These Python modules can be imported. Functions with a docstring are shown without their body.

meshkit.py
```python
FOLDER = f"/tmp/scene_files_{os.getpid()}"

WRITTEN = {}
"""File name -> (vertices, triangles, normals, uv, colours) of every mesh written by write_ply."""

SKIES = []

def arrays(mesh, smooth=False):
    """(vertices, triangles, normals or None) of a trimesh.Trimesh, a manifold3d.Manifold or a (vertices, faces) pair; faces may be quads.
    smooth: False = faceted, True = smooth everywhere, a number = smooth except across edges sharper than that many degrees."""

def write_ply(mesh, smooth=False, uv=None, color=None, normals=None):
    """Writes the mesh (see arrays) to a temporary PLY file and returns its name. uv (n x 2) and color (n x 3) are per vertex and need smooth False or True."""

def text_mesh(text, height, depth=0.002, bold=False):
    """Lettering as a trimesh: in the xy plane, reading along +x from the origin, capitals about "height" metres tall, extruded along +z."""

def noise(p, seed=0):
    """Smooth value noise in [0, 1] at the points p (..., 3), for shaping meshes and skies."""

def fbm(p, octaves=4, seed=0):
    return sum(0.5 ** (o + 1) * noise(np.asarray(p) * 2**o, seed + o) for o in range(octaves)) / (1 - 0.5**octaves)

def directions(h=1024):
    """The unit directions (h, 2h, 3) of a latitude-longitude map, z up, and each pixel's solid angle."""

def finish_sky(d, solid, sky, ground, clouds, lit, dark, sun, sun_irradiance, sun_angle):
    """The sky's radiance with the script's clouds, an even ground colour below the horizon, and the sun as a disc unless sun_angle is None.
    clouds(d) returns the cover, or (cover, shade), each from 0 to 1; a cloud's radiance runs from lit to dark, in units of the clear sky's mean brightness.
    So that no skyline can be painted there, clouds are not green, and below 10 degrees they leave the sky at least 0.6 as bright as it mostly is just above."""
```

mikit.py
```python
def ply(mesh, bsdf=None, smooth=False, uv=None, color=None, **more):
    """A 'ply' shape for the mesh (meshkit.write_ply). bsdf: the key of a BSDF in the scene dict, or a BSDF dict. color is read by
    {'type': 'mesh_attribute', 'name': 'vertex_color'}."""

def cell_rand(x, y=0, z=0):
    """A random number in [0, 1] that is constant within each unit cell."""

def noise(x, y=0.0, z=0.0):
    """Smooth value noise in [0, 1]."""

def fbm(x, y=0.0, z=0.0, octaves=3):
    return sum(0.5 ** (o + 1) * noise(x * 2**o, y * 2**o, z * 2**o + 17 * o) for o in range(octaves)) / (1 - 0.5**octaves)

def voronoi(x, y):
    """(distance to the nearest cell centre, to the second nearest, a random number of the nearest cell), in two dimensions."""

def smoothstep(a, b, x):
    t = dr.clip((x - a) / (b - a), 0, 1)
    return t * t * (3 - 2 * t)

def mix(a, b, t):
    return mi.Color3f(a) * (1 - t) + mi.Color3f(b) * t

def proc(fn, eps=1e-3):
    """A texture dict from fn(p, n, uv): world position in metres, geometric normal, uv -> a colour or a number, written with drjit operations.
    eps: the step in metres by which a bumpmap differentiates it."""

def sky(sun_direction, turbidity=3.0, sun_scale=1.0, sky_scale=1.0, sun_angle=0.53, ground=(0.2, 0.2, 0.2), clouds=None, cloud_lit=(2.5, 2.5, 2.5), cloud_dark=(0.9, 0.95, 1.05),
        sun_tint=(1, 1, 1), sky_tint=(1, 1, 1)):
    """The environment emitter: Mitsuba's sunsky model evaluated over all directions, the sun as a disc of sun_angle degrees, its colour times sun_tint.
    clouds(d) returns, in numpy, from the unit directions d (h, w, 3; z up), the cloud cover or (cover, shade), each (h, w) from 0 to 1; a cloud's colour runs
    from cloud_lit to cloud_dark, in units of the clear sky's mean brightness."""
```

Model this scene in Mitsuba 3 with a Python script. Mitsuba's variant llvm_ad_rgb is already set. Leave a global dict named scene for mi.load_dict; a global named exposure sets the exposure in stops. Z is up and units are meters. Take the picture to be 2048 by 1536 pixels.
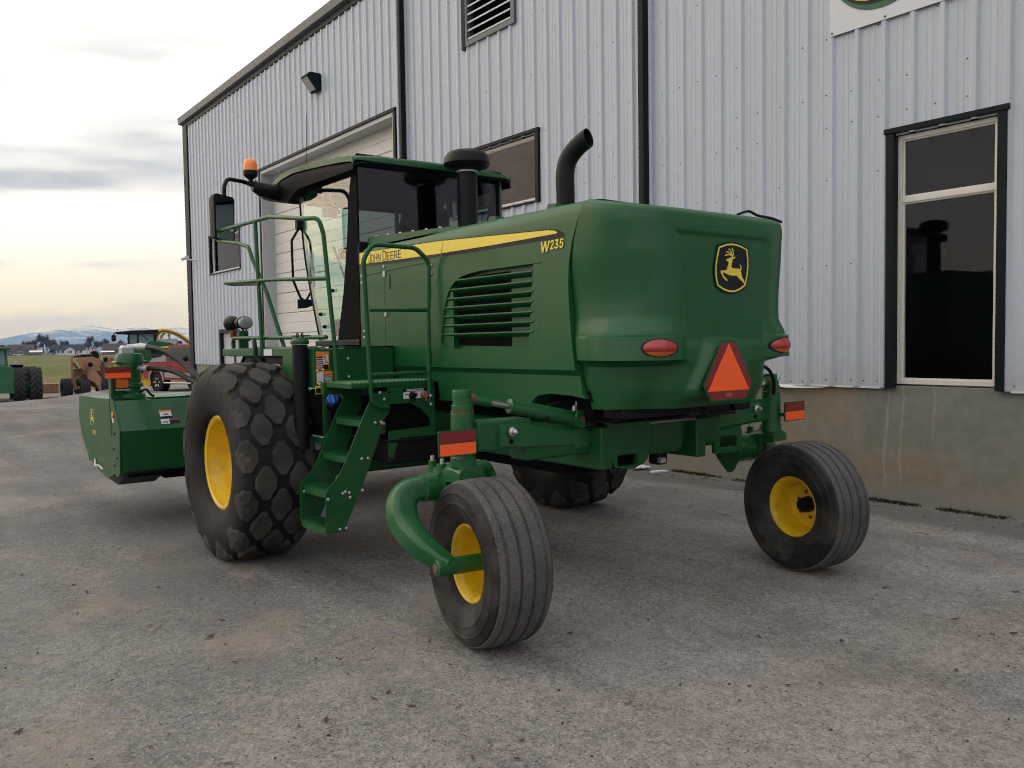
import math, mapbox_earcut as earcut, numpy as np, trimesh, manifold3d as m3, drjit as dr, mitsuba as mi, mikit, meshkit
from shapely.geometry import Polygon, LineString, Point, box as sbox
from shapely.ops import unary_union
from shapely import affinity
from scipy.interpolate import PchipInterpolator
from mikit import noise, fbm, voronoi, cell_rand, smoothstep, mix, proc
T = mi.ScalarTransform4f
rng = np.random.default_rng(7)
scene, labels = {}, {}

# ------------------------------------------------------------------ camera, sky, exposure
CAM_H, FOCAL = 1.75, 1715.0
PITCH, ROLL = math.radians(2.742), math.radians(-0.868)
cp, sp, cr, sr = math.cos(PITCH), math.sin(PITCH), math.cos(ROLL), math.sin(ROLL)
ROT = np.array([[cr, -sr, 0], [sr, cr, 0], [0, 0, 1]]) @ np.array([[1, 0, 0], [0, -sp, -cp], [0, cp, -sp]])
eye = np.array([0, 0, CAM_H])
scene['camera'] = {'type': 'perspective', 'fov': 2 * math.degrees(math.atan(1024 / FOCAL)), 'fov_axis': 'x', 'near_clip': 0.05, 'far_clip': 40000.0,
                   'to_world': T().look_at(origin=eye.tolist(), target=(eye + ROT[2]).tolist(), up=(-ROT[1]).tolist())}

SUN = (-0.86, 0.28, 0.50)

def clouds(d):
    z = np.maximum(d[..., 2], 0)
    q = d[..., :2] / (z[..., None] + 0.10)
    p = np.concatenate([q * 0.9, 0 * z[..., None]], -1)
    a = meshkit.fbm(p + 3.1, 5, 3)
    el = np.degrees(np.arcsin(np.clip(z, 0, 1)))
    # long level streaks low in the sky
    az = np.arctan2(d[..., 0], d[..., 1])
    s = np.stack([az * 5.0 + 2.0, el * 0.62 + 0.25 * np.sin(az * 6), 0 * az], -1)
    b = meshkit.fbm(s, 5, 11)
    low = np.clip(1 - el / 22.0, 0, 1)
    shade = np.clip((b - 0.49) * 3.2, 0, 1) * np.clip(low * 1.35, 0, 1) ** 0.8 + np.clip((a - 0.52) * 1.4, 0, 1) * (1 - low) * 0.45
    g = 0.5 - 0.5 * (d @ (np.array(SUN) / np.linalg.norm(SUN)))       # the overcast is brightest round the hidden sun
    shade = np.clip(np.maximum(shade, 0) + 0.90 * g ** 1.5, 0, 0.95)
    cover = 1 - 0.50 * np.clip(1 - el / 6.5, 0, 1) ** 0.7 * np.clip(1.25 - shade * 1.5, 0, 1)
    return cover, shade

scene['sky'] = mikit.sky(SUN, turbidity=4.0, sun_scale=0.15, sky_scale=1.0, sun_angle=50.0, clouds=clouds, ground=(0.16, 0.15, 0.14),
                         cloud_lit=(4.6, 4.6, 4.6), cloud_dark=(1.40, 1.50, 1.74), sky_tint=(1.35, 1.16, 0.62), sun_tint=(1.0, 0.96, 0.90))
exposure = 1.74

# ------------------------------------------------------------------ helpers
def axes(yaw):
    return np.array([-math.sin(yaw), math.cos(yaw)]), np.array([-math.cos(yaw), -math.sin(yaw)])

def frame(origin, yaw):
    """A ground frame: x forward along yaw (from +y, to the left), y to its left, z up."""
    f, l = axes(yaw)
    m = np.eye(4)
    m[:2, 0], m[:2, 1], m[:2, 3] = f, l, origin[:2]
    if len(origin) > 2: m[2, 3] = origin[2]
    return m

WALL_N = 8.66
FRAMES = {'w': np.eye(4), 'm': frame((-0.83, 8.19), math.radians(37.2))}
def _wall():
    y = math.radians(37.3); m = np.eye(4)
    m[:2, 0] = [-math.sin(y), math.cos(y)]; m[:2, 1] = [-math.cos(y), -math.sin(y)]   # x along the wall to the left, y out of it
    m[:2, 3] = WALL_N * np.array([math.cos(y), math.sin(y)])
    return m
FRAMES['b'] = _wall()      # building frame: x = along the wall, y = out of the wall towards the yard, z up

USED = {}
def newkey(base):
    n = USED.get(base, 0); USED[base] = n + 1
    return base if n == 0 else f'{base}_{n:03d}'

def tm(v, f):
    return trimesh.Trimesh(np.asarray(v, float), np.asarray(f, int), process=False)
def join(ms):
    ms = [as_tm(m) for m in ms]
    return trimesh.util.concatenate(ms) if len(ms) > 1 else ms[0]
def as_tm(m):
    if isinstance(m, m3.Manifold):
        g = m.to_mesh(); return tm(g.vert_properties[:, :3], g.tri_verts)
    if isinstance(m, (tuple, list)) and not isinstance(m[0], (trimesh.Trimesh, m3.Manifold)):
        f = np.asarray(m[1])
        if f.shape[1] == 4: f = np.vstack([f[:, [0, 1, 2]], f[:, [0, 2, 3]]])
        return tm(m[0], f)
    if isinstance(m, (tuple, list)): return join(m)
    return m

def put(base, mesh, mat, fr='m', smooth=30, label=None, kind=None, at=None):
    """One entry of the scene. fr: the frame its coordinates are in."""
    key = newkey(base)
    m = as_tm(mesh).copy()
    M = FRAMES[fr] if isinstance(fr, str) else fr
    if at is not None: M = M @ at
    m.apply_transform(M)
    scene[key] = mikit.ply(m, mat, smooth=smooth)
    if label or kind:
        labels.setdefault(key, {})
        if label: labels[key]['label'] = label
        if kind: labels[key]['kind'] = kind
    return key

def thing(base, label, cat, group=None):
    key = newkey(base); labels[key] = {'label': label, 'category': cat}
    if group: labels[key]['group'] = group
    return key
def tag(key, label, cat, group=None, kind=None):
    labels[key] = {'label': label, 'category': cat}
    if group: labels[key]['group'] = group
    if kind: labels[key]['kind'] = kind

def tl(x=0, y=0, z=0):
    m = np.eye(4); m[:3, 3] = [x, y, z]; return m
def rot(axis, deg):
    return trimesh.transformations.rotation_matrix(math.radians(deg), axis)

def box(x0, x1, y0, y1, z0, z1, b=0.0):
    x0, x1 = min(x0, x1), max(x0, x1); y0, y1 = min(y0, y1), max(y0, y1); z0, z1 = min(z0, z1), max(z0, z1)
    b = min(b, 0.45 * min(x1 - x0, y1 - y0, z1 - z0))
    if b <= 0:
        m = trimesh.creation.box((x1 - x0, y1 - y0, z1 - z0)); m.apply_translation([(x0 + x1) / 2, (y0 + y1) / 2, (z0 + z1) / 2]); return m
    p = []
    for x, sx in ((x0, 1), (x1, -1)):
        for y, sy in ((y0, 1), (y1, -1)):
            for z, sz in ((z0, 1), (z1, -1)):
                p += [[x + sx * b, y + sy * b, z], [x + sx * b, y, z + sz * b], [x, y + sy * b, z + sz * b]]
    return as_tm(m3.Manifold.hull_points(np.array(p)))

def hull(pts): return as_tm(m3.Manifold.hull_points(np.asarray(pts, float)))

def fillet(path, r, n=5):
    """Round the inner corners of a polyline with radius r."""
    p = [np.asarray(q, float) for q in path]; out = [p[0]]
    for a, b, c in zip(p, p[1:], p[2:]):
        u, w = a - b, c - b; lu, lw = np.linalg.norm(u), np.linalg.norm(w); u, w = u / lu, w / lw
        ang = math.acos(np.clip(u @ w, -1, 1))
        if ang > 3.05: out.append(b); continue
        t = min(r / math.tan(ang / 2), 0.49 * lu, 0.49 * lw)
        A, B = b + u * t, b + w * t
        for k in range(n + 1):
            s = k / n; out.append((1 - s) ** 2 * A + 2 * s * (1 - s) * b + s * s * B)
    out.append(p[-1]); return np.array(out)

def spline(pts, n=8):
    p = np.asarray(pts, float); q = np.vstack([2 * p[0] - p[1], p, 2 * p[-1] - p[-2]]); out = []
    for i in range(len(p) - 1):
        a, b, c, d = q[i:i + 4]
        for t in np.linspace(0, 1, n, endpoint=False):
            out.append(0.5 * (2 * b + (c - a) * t + (2 * a - 5 * b + 4 * c - d) * t * t + (3 * b - a - 3 * c + d) * t ** 3))
    out.append(p[-1]); return np.array(out)

def sweep(path, section, up=(0, 0, 1), scale=None, caps=True):
    """Sweep a closed 2D section (n x 2) along the path by parallel transport; up starts the first axis."""
    p = np.asarray(path, float); n = len(p)
    t = np.gradient(p, axis=0); t /= np.linalg.norm(t, axis=1, keepdims=True) + 1e-12
    a = np.asarray(up, float) - t[0] * (t[0] @ np.asarray(up, float))
    if np.linalg.norm(a) < 1e-3: a = np.cross(t[0], [1, 0.3, 0.1])
    a /= np.linalg.norm(a); sec = np.asarray(section, float); k = len(sec); V = []
    for i in range(n):
        a = a - t[i] * (a @ t[i]); a /= np.linalg.norm(a); b = np.cross(t[i], a)
        s = 1.0 if scale is None else scale[i]
        s = np.broadcast_to(s, (2,))
        V.append(p[i] + sec[:, :1] * s[0] * b + sec[:, 1:] * s[1] * a)
    V = np.vstack(V); F = []
    for i in range(n - 1):
        for j in range(k):
            q = (i * k + j, i * k + (j + 1) % k, (i + 1) * k + (j + 1) % k, (i + 1) * k + j); F += [q[:3], (q[0], q[2], q[3])]
    if caps:
        c0, c1 = len(V), len(V) + 1; V = np.vstack([V, p[0], p[-1]])
        for j in range(k): F += [(c0, (j + 1) % k, j), (c1, (n - 1) * k + j, (n - 1) * k + (j + 1) % k)]
    m = tm(V, F)
    if m.volume < 0: m.invert()
    return m

def circ(r, n=12): a = np.arange(n) * 2 * np.pi / n; return np.c_[r * np.cos(a), r * np.sin(a)]
def rrect(w, h, r, n=3):
    c = np.array(sbox(-w / 2 + r, -h / 2 + r, w / 2 - r, h / 2 - r).buffer(r, quad_segs=n).exterior.coords)[:-1]
    return c
def tube(path, r, n=12, fil=0, caps=True):
    if fil: path = fillet(path, fil)
    return sweep(path, circ(r, n), caps=caps)

def lathe(prof, axis='y', n=48, center=(0, 0, 0)):
    """prof: (radius, along axis). Revolved about the axis through the centre."""
    prof = np.asarray(prof, float); k = len(prof); a = np.arange(n) * 2 * np.pi / n
    V = np.stack([prof[None, :, 0] * np.cos(a)[:, None], prof[None, :, 0] * np.sin(a)[:, None], np.broadcast_to(prof[None, :, 1], (n, k))], -1).reshape(-1, 3)
    F = []
    for i in range(n):
        for j in range(k - 1):
            q = (i * k + j, ((i + 1) % n) * k + j, ((i + 1) % n) * k + j + 1, i * k + j + 1); F += [q[:3], (q[0], q[2], q[3])]
    m = tm(V, F)
    if axis == 'y': m.vertices = np.c_[m.vertices[:, 0], m.vertices[:, 2], -m.vertices[:, 1]]
    elif axis == 'x': m.vertices = np.c_[m.vertices[:, 2], m.vertices[:, 0], m.vertices[:, 1]]
    m.apply_translation(center)
    return m

def cyl(p0, p1, r, n=16, r1=None):
    p0, p1 = np.asarray(p0, float), np.asarray(p1, float)
    return sweep([p0, p1], circ(r, n), scale=[1, (r1 or r) / r])

def prism(poly, plane, t0, t1):
    """A 2D outline (shapely polygon or points) extruded between t0 and t1 along the normal of plane 'xy', 'xz' or 'yz'."""
    if not hasattr(poly, 'geom_type'): poly = Polygon(poly)
    if not poly.is_valid: poly = poly.buffer(0)
    gs = list(getattr(poly, 'geoms', [poly])); out = []
    for g in gs:
        if g.area < 1e-9: continue
        m = trimesh.creation.extrude_polygon(g, t1 - t0, engine='earcut'); v = m.vertices.copy(); v[:, 2] += t0
        if plane == 'xy': m.vertices = v
        elif plane == 'xz': m.vertices = v[:, [0, 2, 1]]; m.invert()
        elif plane == 'yz': m.vertices = v[:, [2, 0, 1]]
        out.append(m)
    return join(out)

def man(m):
    m = as_tm(m).copy(); m.merge_vertices(); return m3.Manifold(m3.Mesh(np.asarray(m.vertices, np.float32), np.asarray(m.faces, np.uint32)))

def cap_faces(ring):
    """Triangles (indices into the ring) that fill a closed, nearly flat, possibly hollowed ring."""
    r = np.asarray(ring, float); c = r - r.mean(0); _, _, vt = np.linalg.svd(c, full_matrices=False)
    return np.asarray(earcut.triangulate_float64(np.ascontiguousarray(c @ vt[:2].T), np.array([len(r)], np.uint32))).reshape(-1, 3)

def loft(rings, caps=True):
    R = np.asarray(rings, float); n, k, _ = R.shape; V = R.reshape(-1, 3); F = []
    for i in range(n - 1):
        for j in range(k):
            q = (i * k + j, i * k + (j + 1) % k, (i + 1) * k + (j + 1) % k, (i + 1) * k + j); F += [q[:3], (q[0], q[2], q[3])]
    if caps:
        for base in (0, (n - 1) * k):
            t = cap_faces(R[base // k]); e = {(F[x][y], F[x][(y + 1) % 3]) for x in range(len(F)) for y in range(3)} if len(F) < 20000 else set()
            if len(t) and any((base + t[0][y], base + t[0][(y + 1) % 3]) in e for y in range(3)) : t = t[:, ::-1]
            elif len(t) and not any((base + t[0][(y + 1) % 3], base + t[0][y]) in e for y in range(3)):
                for tri in t[1:]:
                    if any((base + tri[y], base + tri[(y + 1) % 3]) in e for y in range(3)): t = t[:, ::-1]; break
            F += [tuple(base + q) for q in t]
    m = tm(V, F)
    if m.volume < 0: m.invert()
    return m

def grid(P):
    P = np.asarray(P, float); n, k, _ = P.shape; V = P.reshape(-1, 3)
    i, j = np.meshgrid(np.arange(n - 1), np.arange(k - 1), indexing='ij'); a = (i * k + j).ravel()
    return tm(V, np.vstack([np.c_[a, a + k, a + k + 1], np.c_[a, a + k + 1, a + 1]]))

def thick(m, t):
    """Give an open sheet a thickness t inwards along its vertex normals."""
    m = as_tm(m); v, f, n = meshkit.arrays(m, True); k = len(v)
    e = trimesh.Trimesh(v, f, process=False); es = e.edges_sorted; u, c = np.unique(es, axis=0, return_counts=True); bnd = {tuple(x) for x in u[c == 1]}
    side = []
    for tri in f:
        for a, b in ((0, 1), (1, 2), (2, 0)):
            i, j = tri[a], tri[b]
            if (min(i, j), max(i, j)) in bnd: side += [(j, i, i + k), (j, i + k, j + k)]
    return tm(np.vstack([v, v - n * t]), np.vstack([f, f[:, ::-1] + k] + ([np.array(side)] if side else [])))

def bolt(c, d, r=0.012, h=0.010):
    """A round bolt head at c facing along d."""
    c, d = np.asarray(c, float), np.asarray(d, float); d = d / np.linalg.norm(d)
    return sweep([c - d * 0.004, c + d * h * 0.55, c + d * h], circ(r, 8), scale=[1, 1, 0.55])

def text(s, h, depth=0.003, bold=False): return meshkit.text_mesh(s, h, depth, bold)
# ------------------------------------------------------------------ materials
def mat(name, base, rough=0.5, spec=0.5, metal=0.0, bump=None, bscale=0.001, **kw):
    d = {'type': 'principled', 'base_color': base if isinstance(base, dict) else {'type': 'rgb', 'value': list(base)},
         'roughness': rough if isinstance(rough, dict) else float(rough), 'metallic': float(metal), 'specular': float(spec), **kw}
    if bump is not None: d = {'type': 'bumpmap', 'arbitrary': bump, 'scale': bscale, 'bsdf': d}
    scene[name] = {'type': 'twosided', 'bsdf': d}
    return name

def paint(col, dust=0.06, dcol=(0.20, 0.17, 0.13), f=3.0, seed=0.0):
    def fn(p, n, uv):
        a = fbm(p.x * f + seed, p.y * f, p.z * f, 4); b = fbm(p.x * 40, p.y * 40 + seed, p.z * 22, 2)
        low = smoothstep(1.6, 0.2, p.z)
        t = dr.clip((a - 0.42) * 1.5, 0, 1) * (0.5 + 0.7 * b) * dust * (1 + 2.2 * low)
        return mix(mi.Color3f(col) * (0.93 + 0.14 * a), dcol, t)
    return proc(fn)
GREEN = (0.0055, 0.078, 0.020)
mat('green_paint', paint(GREEN, 0.025), 0.34, 0.25, clearcoat=0.85, clearcoat_gloss=0.975)
mat('green_frame', paint((0.0078, 0.078, 0.021), 0.07, seed=4.0), 0.36, 0.36)
mat('green_cast', paint((0.0095, 0.092, 0.025), 0.07, f=9.0, seed=9.0), 0.30, 0.5, bump=proc(lambda p, n, uv: fbm(p.x * 90, p.y * 90, p.z * 90, 2), 0.004), bscale=0.0016)
mat('rim_yellow', paint((0.74, 0.47, 0.012), 0.35, dcol=(0.16, 0.09, 0.03), f=7.0, seed=2.0), 0.33, 0.5)
mat('decal_yellow', (0.80, 0.62, 0.06), 0.35, 0.5)
mat('decal_black', (0.008, 0.0075, 0.011), 0.4, 0.25)
mat('black_plastic', paint((0.0060, 0.0060, 0.0072), 0.012, f=5), 0.42, 0.20)
mat('black_gloss', (0.010, 0.010, 0.012), 0.15, 0.5)
mat('black_matte', (0.0045, 0.0045, 0.005), 0.8, 0.10)
mat('liner_black', (0.005, 0.005, 0.006), 0.6, 0.10)
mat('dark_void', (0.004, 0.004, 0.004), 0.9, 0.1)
mat('hose_black', (0.008, 0.008, 0.0085), 0.5, 0.2)
def rubber(tread, base=(0.010, 0.010, 0.0115)):
    def fn(p, n, uv):
        a = fbm(p.x * 5, p.y * 5, p.z * 5, 4); b = fbm(p.x * 60, p.y * 60, p.z * 60, 3)
        low = smoothstep(0.5, 0.0, p.z)
        t = dr.clip((a - 0.35) * 1.6, 0, 1) * (0.35 + b) * tread * (1 + 0.8 * low)
        return mix(base, (0.130, 0.118, 0.104), dr.clip(t, 0, 1))
    return proc(fn)
rb = proc(lambda p, n, uv: fbm(p.x * 70, p.y * 70, p.z * 70, 3), 0.004)
mat('rubber_side', rubber(0.17), 0.6, 0.22, bump=rb, bscale=0.002)
mat('rubber_worn', rubber(0.62, (0.016, 0.015, 0.015)), 0.62, 0.22, bump=rb, bscale=0.003)
mat('rubber_lug', rubber(0.75, (0.030, 0.029, 0.028)), 0.75, 0.22, bump=rb, bscale=0.004)
def ribrubber(p, n, uv):
    a = fbm(p.x * 6, p.y * 6, p.z * 6, 3); v = fbm(p.x * 150, p.y * 150, p.z * 150, 2); s = noise(p.x * 230, p.y * 230, p.z * 230)
    t = dr.clip(0.25 + 0.55 * a + 0.9 * (v - 0.5), 0, 1)
    c = mix((0.020, 0.020, 0.021), (0.150, 0.143, 0.135), t)
    return mix(c, (0.34, 0.33, 0.31), smoothstep(0.83, 0.93, s) * 0.7)
mat('rubber_rib', proc(ribrubber), 0.8, 0.3, bump=proc(lambda p, n, uv: fbm(p.x * 120, p.y * 120, p.z * 120, 3), 0.003), bscale=0.006)
mat('bolt_steel', (0.55, 0.55, 0.54), 0.35, 0.5, metal=0.85)
mat('zinc', paint((0.50, 0.51, 0.52), 0.3, f=14), 0.42, 0.5, metal=0.6)
mat('rust_steel', paint((0.12, 0.060, 0.035), 0.5, f=20), 0.7, 0.3)
mat('chrome_rod', (0.35, 0.34, 0.34), 0.2, 0.5, metal=0.9)
mat('reflect_orange', (1.0, 0.125, 0.028), 0.55, 0.3)
mat('reflect_red', (0.20, 0.010, 0.012), 0.3, 0.6)
mat('lamp_red', (0.34, 0.010, 0.010), 0.12, 0.6, clearcoat=1.0, clearcoat_gloss=0.95)
mat('lamp_amber', (0.55, 0.11, 0.010), 0.12, 0.6, clearcoat=1.0, clearcoat_gloss=0.95)
mat('beacon_amber', (0.95, 0.22, 0.010), 0.10, 0.6, clearcoat=1.0, clearcoat_gloss=0.95)
mat('cap_blue', (0.03, 0.13, 0.55), 0.3, 0.5)
mat('label_orange', (0.80, 0.22, 0.03), 0.45, 0.4)
mat('label_white', (0.62, 0.63, 0.66), 0.45, 0.4)
mat('label_yellow', (0.70, 0.52, 0.05), 0.45, 0.4)
mat('terminal_red', (0.30, 0.10, 0.08), 0.5, 0.4)
mat('lens_clear', (0.55, 0.56, 0.57), 0.12, 0.6, metal=0.5)
scene['glass_green'] = {'type': 'thindielectric', 'int_ior': 1.5, 'specular_transmittance': {'type': 'rgb', 'value': [0.66, 0.86, 0.80]}}
scene['glass_smoke'] = {'type': 'thindielectric', 'int_ior': 1.5, 'specular_transmittance': {'type': 'rgb', 'value': [0.26, 0.26, 0.31]}, 'specular_reflectance': {'type': 'rgb', 'value': [0.7, 0.7, 0.78]}}
scene['glass_pane'] = {'type': 'thindielectric', 'int_ior': 1.5, 'specular_transmittance': {'type': 'rgb', 'value': [0.45, 0.45, 0.5]}, 'specular_reflectance': {'type': 'rgb', 'value': [0.36, 0.35, 0.39]}}
scene['mirror'] = {'type': 'twosided', 'bsdf': {'type': 'principled', 'base_color': {'type': 'rgb', 'value': [0.45, 0.55, 0.55]}, 'metallic': 1.0, 'roughness': 0.03}}

# building
def siding(p, n, uv):
    # faint vertical weathering: long streaks and a little dust towards the bottom
    s = p.x * -0.606 + p.y * 0.795
    a = fbm(s * 9.0, p.z * 0.22, 0.0, 4); b = fbm(s * 1.1, p.z * 0.6, 5.0, 3)
    c = mi.Color3f(0.455, 0.490, 0.560) * (0.92 + 0.13 * a + 0.05 * (b - 0.5))
    return mix(c, (0.36, 0.33, 0.29), smoothstep(1.62, 1.2, p.z) * (0.10 + 0.30 * b))
mat('siding', proc(siding), 0.40, 0.5)
mat('trim_dark', (0.0075, 0.0115, 0.0135), 0.45, 0.12)
mat('trim_grey', (0.085, 0.10, 0.11), 0.40, 0.4)
mat('frame_cream', (0.62, 0.60, 0.54), 0.45, 0.4)
mat('frame_white', (0.60, 0.61, 0.63), 0.45, 0.4)
mat('door_cream', proc(lambda p, n, uv: mi.Color3f(0.60, 0.585, 0.55) * (0.93 + 0.12 * fbm(p.x * 2, p.y * 2, p.z * 3, 3))), 0.45, 0.4)
mat('door_grey', (0.40, 0.41, 0.43), 0.45, 0.4)
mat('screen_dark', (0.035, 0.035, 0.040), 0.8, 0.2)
def concrete(p, n, uv):
    s = p.x * -0.606 + p.y * 0.795
    a = fbm(s * 1.3, p.z * 1.6, 1.0, 4); b = fbm(s * 11, p.z * 11, 3.0, 3); g = noise(s * 160, p.z * 160, 0)
    c = mix((0.205, 0.190, 0.158), (0.225, 0.182, 0.138), smoothstep(0.40, 0.68, a + 0.16 * smoothstep(0.75, 0.3, p.z) - 0.08))
    c = mix(c, (0.175, 0.185, 0.165), smoothstep(0.5, 0.75, fbm(s * 0.9 + 7, p.z * 1.1, 9.0, 3)))
    c = c * (0.80 + 0.30 * b + 0.14 * g)
    # pale run marks of mortar
    for s0, w in ((4.83, 0.02), (4.66, 0.016), (4.33, 0.010)):
        q = s + 0.10 * (fbm(p.z * 4.5, s0, 0.0, 4) - 0.5)
        top = 1.12 if s0 < 4.5 else 2.0
        ln = smoothstep(w, w * 0.3, dr.abs(q - s0)) * smoothstep(0.12, 0.30, p.z) * (0.35 + 0.65 * b)
        if s0 < 4.5: ln = ln * smoothstep(0.62, 0.75, p.z)
        c = mix(c, (0.40, 0.39, 0.36), ln * 0.42)
    c = mix(c, (0.22, 0.215, 0.195), smoothstep(0.30, 0.12, p.z) * 0.6)
    return c
mat('concrete', proc(concrete), 0.85, 0.25, bump=proc(lambda p, n, uv: fbm(p.x * 14, p.y * 14, p.z * 14, 4), 0.01), bscale=0.006)

def asphalt(p, n, uv):
    d = dr.sqrt(p.x * p.x + p.y * p.y)
    fine = 1 - smoothstep(6.0, 16.0, d)
    a = fbm(p.x * 0.45, p.y * 0.45, 2.0, 4); b = fbm(p.x * 2.6, p.y * 2.6, 7.0, 4)
    m = fbm(p.x * 26, p.y * 26, 0.0, 3)
    v1, v2, r = voronoi(p.x * 62, p.y * 62)
    w1, w2, r2 = voronoi(p.x * 115 + 5, p.y * 115)
    base = mix((0.172, 0.157, 0.149), (0.220, 0.202, 0.192), smoothstep(0.35, 0.66, a))
    base = mix(base, (0.250, 0.218, 0.190), smoothstep(0.55, 0.74, fbm(p.x * 0.62 + 11, p.y * 0.62 + 3, 5.0, 4)) * 0.6)
    stone = (r - 0.5) * 0.55 * smoothstep(0.62, 0.30, v1) + (r2 - 0.5) * 0.40
    c = base * (0.90 + 0.34 * (b - 0.5) + 0.55 * (m - 0.5) + stone * (0.35 + 0.65 * fine))
    c = mix(c, (0.40, 0.39, 0.37), smoothstep(0.955, 0.975, r) * smoothstep(0.34, 0.22, v1) * 0.75 * fine)
    c = mix(c, (0.045, 0.040, 0.036), smoothstep(0.045, 0.02, r) * smoothstep(0.42, 0.3, v1) * 0.7 * fine)
    # oil and damp stains, worn tracks of tan soil
    k_ = p.x * 0.795 + p.y * 0.606; s_ = p.x * -0.606 + p.y * 0.795
    tr = fbm(k_ * 2.3 + 0.5 * fbm(s_ * 0.3, 0.0, 1.0, 2), s_ * 0.16, 6.0, 4)
    c = c * (1 - 0.16 * smoothstep(0.50, 0.72, tr)) + 0.010 * smoothstep(0.47, 0.30, tr)
    st = smoothstep(0.60, 0.76, fbm(p.x * 1.15 + 4, p.y * 1.15 + 9, 1.0, 4))
    c = mix(c, (0.115, 0.107, 0.102), st * 0.40)
    soil = smoothstep(0.66, 0.78, fbm(p.x * 1.9 + 31, p.y * 1.2 + 17, 3.0, 4))
    c = mix(c, (0.255, 0.205, 0.158), soil * 0.40 * smoothstep(0.35, 0.7, b + 0.3 * m))
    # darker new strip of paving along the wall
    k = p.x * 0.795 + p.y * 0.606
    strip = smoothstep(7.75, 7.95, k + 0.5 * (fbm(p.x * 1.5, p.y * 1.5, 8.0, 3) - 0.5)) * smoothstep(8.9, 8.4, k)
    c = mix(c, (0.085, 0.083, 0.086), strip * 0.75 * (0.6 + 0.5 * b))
    return dr.maximum(c, mi.Color3f(0.01))
def asphalt_h(p, n, uv):
    v1, v2, r = voronoi(p.x * 62, p.y * 62)
    return smoothstep(0.6, 0.15, v1) * (0.4 + 0.6 * r) * 0.5 + fbm(p.x * 26, p.y * 26, 0.0, 3) * 0.9
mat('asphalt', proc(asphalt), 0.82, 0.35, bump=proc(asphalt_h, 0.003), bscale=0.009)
mat('gravel', proc(lambda p, n, uv: mix((0.10, 0.085, 0.070), (0.21, 0.185, 0.155), fbm(p.x * 2.2, p.y * 2.2, 0, 5)) * (0.7 + 0.6 * noise(p.x * 14, p.y * 14, 0))), 0.9, 0.2)
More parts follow.
